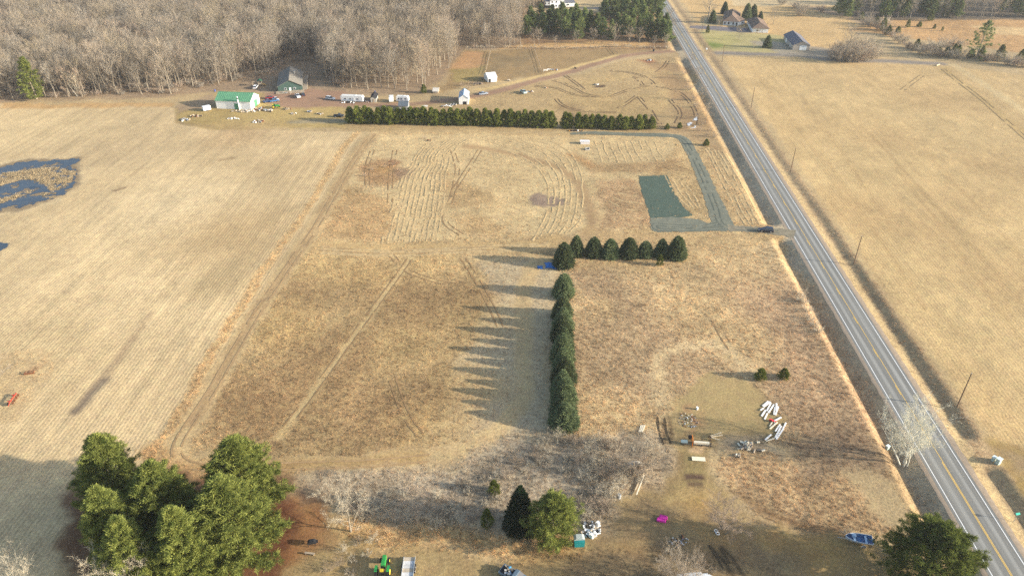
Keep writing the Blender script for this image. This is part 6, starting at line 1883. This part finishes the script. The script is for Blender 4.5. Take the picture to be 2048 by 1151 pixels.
def log_heap(u, v, n, spread, label, m=None, hgt=.8, L=(.6, 1.1)):
    c = P(u, v)
    for i in range(n):
        r_ = abs(r6.normal()) * .5; a = r6.uniform(0, 6.28)
        x, y = math.cos(a) * r_ * spread[0], math.sin(a) * r_ * spread[1]
        z = max(0.12, hgt * (1 - r_) * r6.uniform(.4, 1))
        k = r6.uniform(*L)
        o = MB().prism([(-.18, 0), (.2, -.02), (.24, .14), (0, .3), (-.2, .16)], -k / 2, k / 2).build('split_log', m or [M_plank, M_cream, M_wood, mat('grey_log', (.24, .21, .18), .9, .2)][r6.integers(0, 4)])
        o.location = (c.x + x, c.y + y, c.z + z); o.rotation_euler = (r6.normal() * .3, r6.normal() * .3, r6.uniform(0, 3.14))
        tag(o, label, 'log', label.replace('split log', 'split logs'))


log_heap(1494, 893, 46, (3.0, 2.2), 'split log in the heap below the white boards')
log_heap(1476, 911, 7, (.9, .5), 'split log in the small pile left of the big log heap', hgt=.2)
log_heap(956, 168, 26, (4.0, 1.6), 'dark split log in the heap left of the plain white shed', mat('dark_old_log', (.20, .16, .13), .9, .3), L=(1.0, 2.2))


def heap(name, label, u, v, n, spread, mats_, size=(.15, .6), hgt=.4, seed=1):
    """Loose scrap nobody could count."""
    rg_ = np.random.default_rng(seed); c = P(u, v); V = []; F = []; K = []
    mb = MB()
    for i in range(n):
        a = rg_.uniform(0, 6.28); r_ = math.sqrt(rg_.random())
        x, y = math.cos(a) * r_ * spread[0], math.sin(a) * r_ * spread[1]
        s_ = rg_.uniform(*size, 3) * np.array([1.4, .8, .6])
        f0 = len(mb.f)
        mb.box((x, y, s_[2] * .4 + hgt * (1 - r_) * rg_.random()), s_, rg_.uniform(0, 3), rg_.normal() * .4, rg_.normal() * .4)
        K += [int(rg_.integers(0, len(mats_)))] * (len(mb.f) - f0)
    o = mb.build(name, mats_)
    o.data.polygons.foreach_set('material_index', np.array(K, np.int32))
    o.location = c
    return tag(o, label, 'scrap', kind='stuff')


M_rust = mat('rusty_scrap', (.20, .09, .05), .9, .25, 2)
M_teal = mat('teal_plastic', (.02, .22, .22), .5)
junk = [M_wood, M_grey_metal, M_black, M_trim, M_rust]
heap('scrap_heap', 'burnt scrap and tins scattered on the mown yard', 1376, 840, 60, (2.4, 2.6), [M_wood, M_rust, M_trim, M_grey_metal, M_cream, M_black], (.08, .34), .12, 1)
heap('scrap_heap', 'white and black rubbish heap beside the round pine', 1181, 1058, 70, (2.0, 2.0), [M_trim, M_black, M_wood, M_trim, M_grey_metal, M_trim], (.18, .62), .5, 2)
heap('scrap_heap', 'rubbish around the wheelbarrow in the lower yard', 1358, 1082, 46, (1.9, 1.6), [M_grey_metal, M_wood, M_black, M_rust], (.08, .4), .2, 3)
for i, (u, v, n, sx, sy, lab) in enumerate([(488, 223, 40, 6, 1.6, 'brown firewood rubble along the front of the green-roofed shed'), (520, 219, 34, 3, 2.5, 'scrap beside the right wall of the green-roofed shed'), (538, 222, 24, 2.5, 1.6, 'green and grey scrap right of the shed'),
                                            (517, 243, 26, 3, 1.8, 'pale scrap pile on the yard grass'), (575, 219, 10, 2, .8, 'trailer frame parts in the yard grass'), (586, 228, 10, 1.6, .8, 'low scrap in the middle of the yard'), (620, 224, 10, 2, .8, 'scrap heap left of the dark hedge pickup'), (640, 228, 14, 1.6, 1, 'small scrap near the dark hedge pickup'),
                                            (370, 240, 18, 2.2, 1.6, 'dark scrap at the yard corner by the stubble field'), (392, 232, 16, 3, 1.5, 'rubble in the long grass left of the shed'), (468, 238, 14, 3, 1, 'pieces lying before the shed'), (575, 186, 22, 3.2, 1.4, 'clutter on the deck side of the dark house'), (700, 206, 18, 4, .8, 'clutter in front of the long camper'),
                                            (735, 204, 12, 1.6, .7, 'dark clutter beside the small grey shed'), (830, 217, 12, 2, .8, 'junk showing above the pine hedge'), (893, 213, 20, 3.2, 1.1, 'junk left of the blue-roofed shed'), (905, 210, 14, 2.4, .8, 'pale junk before the blue-roofed shed'), (962, 187, 10, 2.4, .7, 'scrap around the grey car hull'), (1061, 184, 12, 1.8, .8, 'scrap beside the pale green pickup'),
                                            (1091, 176, 8, 1.0, .6, 'small brown pile beside the dirt road'), (1194, 170, 16, 2.0, 1.0, 'scrap on the burnt patch in the rut field'), (1296, 121, 16, 3, 1.2, 'rusty heap below the black barrel'), (1018, 161, 8, 1.2, .6, 'grey pieces right of the plain white shed'), (1105, 140, 20, 3.5, .8, 'brush pile at the pasture gate'), (1150, 137, 5, .6, .5, 'dark lump in the pasture')]):
    heap('scrap_heap', lab, u, v, n, (sx, sy), [junk[i % 5], junk[(i + 1) % 5], junk[(i + 3) % 5], M_wood], (.25, .95), .4, 20 + i)
for u, v, m, lab in [(1184, 1074, M_trim, 'white drum at the foot of the rubbish heap'), (1196, 1050, M_trim, 'white drum at the top of the rubbish heap'), (1238, 995, M_grey_metal, 'grey drum in the brush left of the long boards'), (430, 183, mat('blue_drum', (.06, .10, .32), .5), 'blue drum behind the green-roofed shed'),
                     (750, 186, mat('blue_drum', (.06, .10, .32), .5), 'blue drum in the wood edge behind the small grey shed'), (1307, 103, M_black, 'black barrel beside the dirt road mouth'), (1394, 818, M_trim, 'white bucket at the scrap on the mown yard')]:
    t = thing('drum', lab, 'drum', P(u, v), 0)
    k = 1.6 if u == 1307 else .8 if u in (1394,) else 1.1
    MB().cyl((0, 0, 0), (0, 0, .9 * k), .34 * k, .34 * k, 14).build('barrel', m, t); MB().ring((0, 0, .9 * k), (0, 0, 1), .33 * k, .03, 14, 5).build('rim', m, t)
# teal container, pink sleds, rings, canopy, grill
t = thing('container', 'teal rubbish container with grey curved lid beside the round pine', 'container', P(1158, 1088), yaw((1148, 1092), (1169, 1091)))
MB().box((0, 0, .75), (1.9, 1.3, 1.5), taper=1.08).build('bin', M_teal, t)
MB().prism([(-1.05, 1.5), (-1.05, 1.66), (-.6, 1.9), (.6, 1.9), (1.05, 1.66), (1.05, 1.5)], -.2, 1.0).build('lid', mat('grey_lid', (.36, .40, .38), .5), t)
for i, (a, b) in enumerate([((1318, 1033.5), (1335, 1037)), ((1313, 1039), (1332, 1043))]):
    p, q = P(*a), P(*b); c = (p + q) / 2
    t = thing('plastic_sled', f'{["upper", "lower"][i]} of two magenta plastic sleds on the grass', 'sled', c, math.atan2(q.y - p.y, q.x - p.x), 'magenta sleds')
    L_ = (q - p).length / 2
    MB().prism([(-L_, .1), (-L_ + .15, .38), (L_ - .2, .38), (L_, .12), (L_ - .2, 0), (-L_ + .1, 0)], -.42, .42, [.12, .0, .0, .12, .08, .08]).build('hull', mat('magenta_plastic', (.55, .03, .30), .4), t)
    MB().box((0, .36, .42), (2 * L_ - .3, .1, .08)).box((0, -.36, .42), (2 * L_ - .3, .1, .08)).build('rim', mat('magenta_plastic', (.55, .03, .30), .4), t)
for i, (u, v) in enumerate([(1432, 1062), (1435, 1067)]):
    t = tag(MB().ring((0, 0, .2), (.2, .1, 1), .34, .09, 16, 7).build('white_ring', M_trim, None, True), f'{["upper", "lower"][i]} of two white painted tyre rings under the bushy tree', 'ring', 'white rings')
    t.location = P(u, v)
t = thing('canopy', 'white sheet canopy on a frame at the bottom edge', 'canopy', P(1384, 1172), .05)
for i, (x0, x1, dz) in enumerate([(-2.9, -1.7, -.25), (-1.6, 0.0, 0), (.05, 1.6, .08), (1.7, 2.8, -.35)]):
    MB().add([(x0, -2, 2.1 + dz), (x1, -2, 2.2 + dz), (x1, 1.0, 2.7 + dz), (x0, 1.0, 2.6 + dz), (x0, -2, 2.14 + dz), (x1, -2, 2.24 + dz), (x1, 1.0, 2.74 + dz), (x0, 1.0, 2.64 + dz)], [(0, 1, 2, 3), (7, 6, 5, 4), (0, 4, 5, 1), (1, 5, 6, 2), (2, 6, 7, 3), (3, 7, 4, 0)]).build('panel', mat('white_tarp', (.70, .72, .72), .6, .06), t)
for x in (-2.8, 0, 2.7):
    for y in (-1.9, .9): MB().cyl((x, y, -.2), (x, y, 2.1 if y < 0 else 2.55), .05, .05, 6).build('leg', M_grey_metal, t)
for i, (u, v) in enumerate([(1411, 1158), (1420, 1157)]):
    t = thing('ride_on_mower', f'{["left", "right"][i]} white-hooded mower at the bottom edge', 'mower', P(u, v), 1.5 + i, 'mowers at the bottom edge')
    MB().prism([(-.3, .3), (-.3, .75), (.5, .7), (.65, .3)], -.35, .35).build('hood', M_trim, t); MB().box((-.6, 0, .5), (.5, .6, .15)).build('seat', M_black, t)
    for x in (-.55, .45):
        for y in (-.4, .4): wheel(t, x, y, .2, .14)
t = thing('grill', 'black barrel grill trailer on the grass right of the pines', 'grill', P(625, 1089), .2)
MB().prism([(-.8, .7), (-.8, 1.1), (-.4, 1.35), (.4, 1.35), (.8, 1.1), (.8, .7)], -.4, .4).build('firebox', M_black, t)
for x in (-.7, .7):
    for y in (-.35, .35): MB().box((x, y, .35), (.08, .08, .7)).build('leg', M_black, t)
MB().box((.9, 0, .9), (.5, .7, .05)).build('shelf', M_black, t)
t = thing('bench', 'grey wooden bench below the black grill', 'bench', P(620, 1108), -.15)
MB().box((0, 0, .45), (2.0, .4, .06)).build('seat', M_wood, t); MB().box((-.8, 0, .2), (.08, .35, .45)).build('leg', M_wood, t); MB().box((.8, 0, .2), (.08, .35, .45)).build('leg', M_wood, t)


# blue tarps
def tarp(name, label, u, v, sx, sy, h, seed, m):
    n = 16; g = np.linspace(-1, 1, n); A, B = np.meshgrid(g, g, indexing='ij')
    c = P(u, v); r_ = np.maximum(np.abs(A), np.abs(B)); wv = 1 + (fbm(A * 1.3 + seed, B * 1.3, seed, 2) - .5) * .9
    Z = h * np.clip(1 - (A ** 2 + B ** 2) * .8, 0, 1) * (.4 + fbm(A * 2.2 + 3, B * 2.2, seed + 3, 3) * 1.2) + (fbm(A * 5, B * 5, seed + 7, 2)) * .18
    V = np.stack([A * sx * wv, B * sy * wv, np.maximum(Z, .03)], -1).reshape(-1, 3)
    i = np.arange(n * n).reshape(n, n)
    o = link_mesh(name, np_mesh(name, V, np.stack([i[:-1, :-1], i[1:, :-1], i[1:, 1:], i[:-1, 1:]], -1).reshape(-1, 4)), m)
    o.location = c
    return tag(o, label, 'tarp', 'blue tarps')


M_tarp = mat('blue_tarp', (.03, .14, .38), .45, .2, 1.5)
tarp('tarp', 'large crumpled blue tarp beside the corner spruce', 1100, 531, 1.9, 2.0, .7, 3, M_tarp)
tarp('tarp', 'small blue tarp left of the large one', 1080, 535, .8, .9, .3, 8, M_tarp)
# meadow oddments
t = thing('storage_box', 'low white storage box with dark end in the mown meadow', 'box', P(1170, 287), yaw((1160, 287), (1180, 287)))
MB().box((0, 0, .6), (4.0, 2.0, 1.2)).build('box', mat('faded_white', (.66, .63, .62), .7), t); MB().box((-.2, 0, 1.24), (4.2, 2.2, .1)).build('lid', mat('faded_white', (.66, .63, .62), .7), t); MB().box((2.02, 0, .6), (.06, 1.6, .9)).build('end_panel', M_black, t)
t = thing('concrete_pit', 'small dark open pit below the white storage box', 'pit', P(1175, 299), 0)
MB().box((-.8, 0, .3), (.25, 1.8, .6)).box((.8, 0, .3), (.25, 1.8, .6)).box((0, .8, .3), (1.4, .2, .6)).box((0, -.8, .2), (1.4, .2, .4)).build('rim', M_concrete, t); MB().box((0, 0, .1), (1.4, 1.4, .1)).build('floor', M_black, t)
heap('scrap_heap', 'yellow and dark machine scrap at the foot of the shorter hedge', 1152, 262, 18, (3.6, .6), [mat('yellow_paint', (.6, .33, .03), .5), M_rust, M_black, M_trim], (.25, .8), .3, 70)
heap('scrap_heap', 'dark post and scrap at the top of the mown meadow', 855, 281, 8, (1.5, .8), [M_black, M_rust], (.2, .6), .4, 71)
# farm implements
M_redp = paint('implement_red', (.55, .06, .03), .5)
t = thing('plow', 'old red plow left standing at the edge of the stubble', 'plow', P(28, 800), yaw((21, 806), (37, 783)))
MB().box((0, 0, .8), (3.6, .22, .22)).box((-1.2, .3, .8), (.2, .8, .16)).box((1.1, .3, .8), (.2, .8, .16)).build('beam', M_redp, t)
for i in range(4): MB().box((-1.4 + i * .95, -.45, .42), (.12, .5, .7), rx=.5).build('share', M_rust, t)
wheel(t, -1.7, .5, .35, .15, M_redp); wheel(t, 1.6, .6, .3, .12, M_redp); MB().cyl((-1.8, 0, .7), (-2.6, 0, .4), .06, .06, 6).build('hitch', M_redp, t)
t = thing('harrow', 'rusty brown harrow beside the bare left edge tree', 'harrow', P(59, 748), .2)
MB().box((0, 0, .5), (2.4, .14, .14)).box((0, .7, .5), (2.4, .14, .14)).box((-1.0, .35, .5), (.14, .9, .14)).box((1.0, .35, .5), (.14, .9, .14)).build('frame', M_rust, t)
for i in range(6): MB().cyl((-1.0 + i * .4, -.02, .3), (-1.0 + i * .4, .04, .3), .3, .3, 12).build('disc', M_rust, t)
# play set at the wood edge
t = thing('play_set', 'play set with green roof and yellow slide at the wood edge', 'play set', P(521, 172), .4)
for x in (-.9, .9):
    for y in (-.9, .9): MB().box((x, y, 1.4), (.14, .14, 2.8)).build('post', M_wood, t)
MB().box((0, 0, 1.3), (2.0, 2.0, .12)).build('platform', M_wood, t); MB().prism([(-1.3, 2.7), (0, 3.6), (1.3, 2.7), (0, 3.5)], -1.3, 1.3).build('roof', mat('dark_green_tarp', (.02, .12, .07), .6), t)
MB().box((1.9, 0, .75), (2.4, .7, .1), ry=.55).build('slide', mat('yellow_slide', (.75, .42, .03), .4), t)
MB().box((-2.4, 0, 2.6), (3.0, .12, .12)).box((-3.8, .6, 1.3), (.12, .12, 2.7), rx=.25).box((-3.8, -.6, 1.3), (.12, .12, 2.7), rx=-.25).build('swing_beam', M_wood, t)
t = thing('log_trunk', 'fallen pale tree trunk at the end of the field lane', 'log', P(1876, 131), .7)
MB().cyl((-2.2, 0, .35), (2.2, 0, .3), .32, .2, 9).build('trunk', M_plank, t); MB().cyl((1.2, 0, .4), (2.2, .9, 1.0), .1, .04, 6).build('branch', M_plank, t)

# ------------------------------------------------------------------ thin spring haze over the whole place
hb = MB().box((0, 2200, 58.0), (15000, 5200, 126.0)).build('haze', None)
hm = bpy.data.materials.new('haze_air'); hm.use_nodes = True
hm.node_tree.nodes.clear()
ho = hm.node_tree.nodes.new('ShaderNodeOutputMaterial'); pv = hm.node_tree.nodes.new('ShaderNodeVolumePrincipled')
pv.inputs['Color'].default_value = (.93, .95, 1.0, 1); pv.inputs['Density'].default_value = HAZE; pv.inputs['Anisotropy'].default_value = .25
hm.node_tree.links.new(pv.outputs[0], ho.inputs['Volume'])
hb.data.materials.append(hm)
tag(hb, 'thin pale haze lying over the fields', 'haze', kind='stuff')
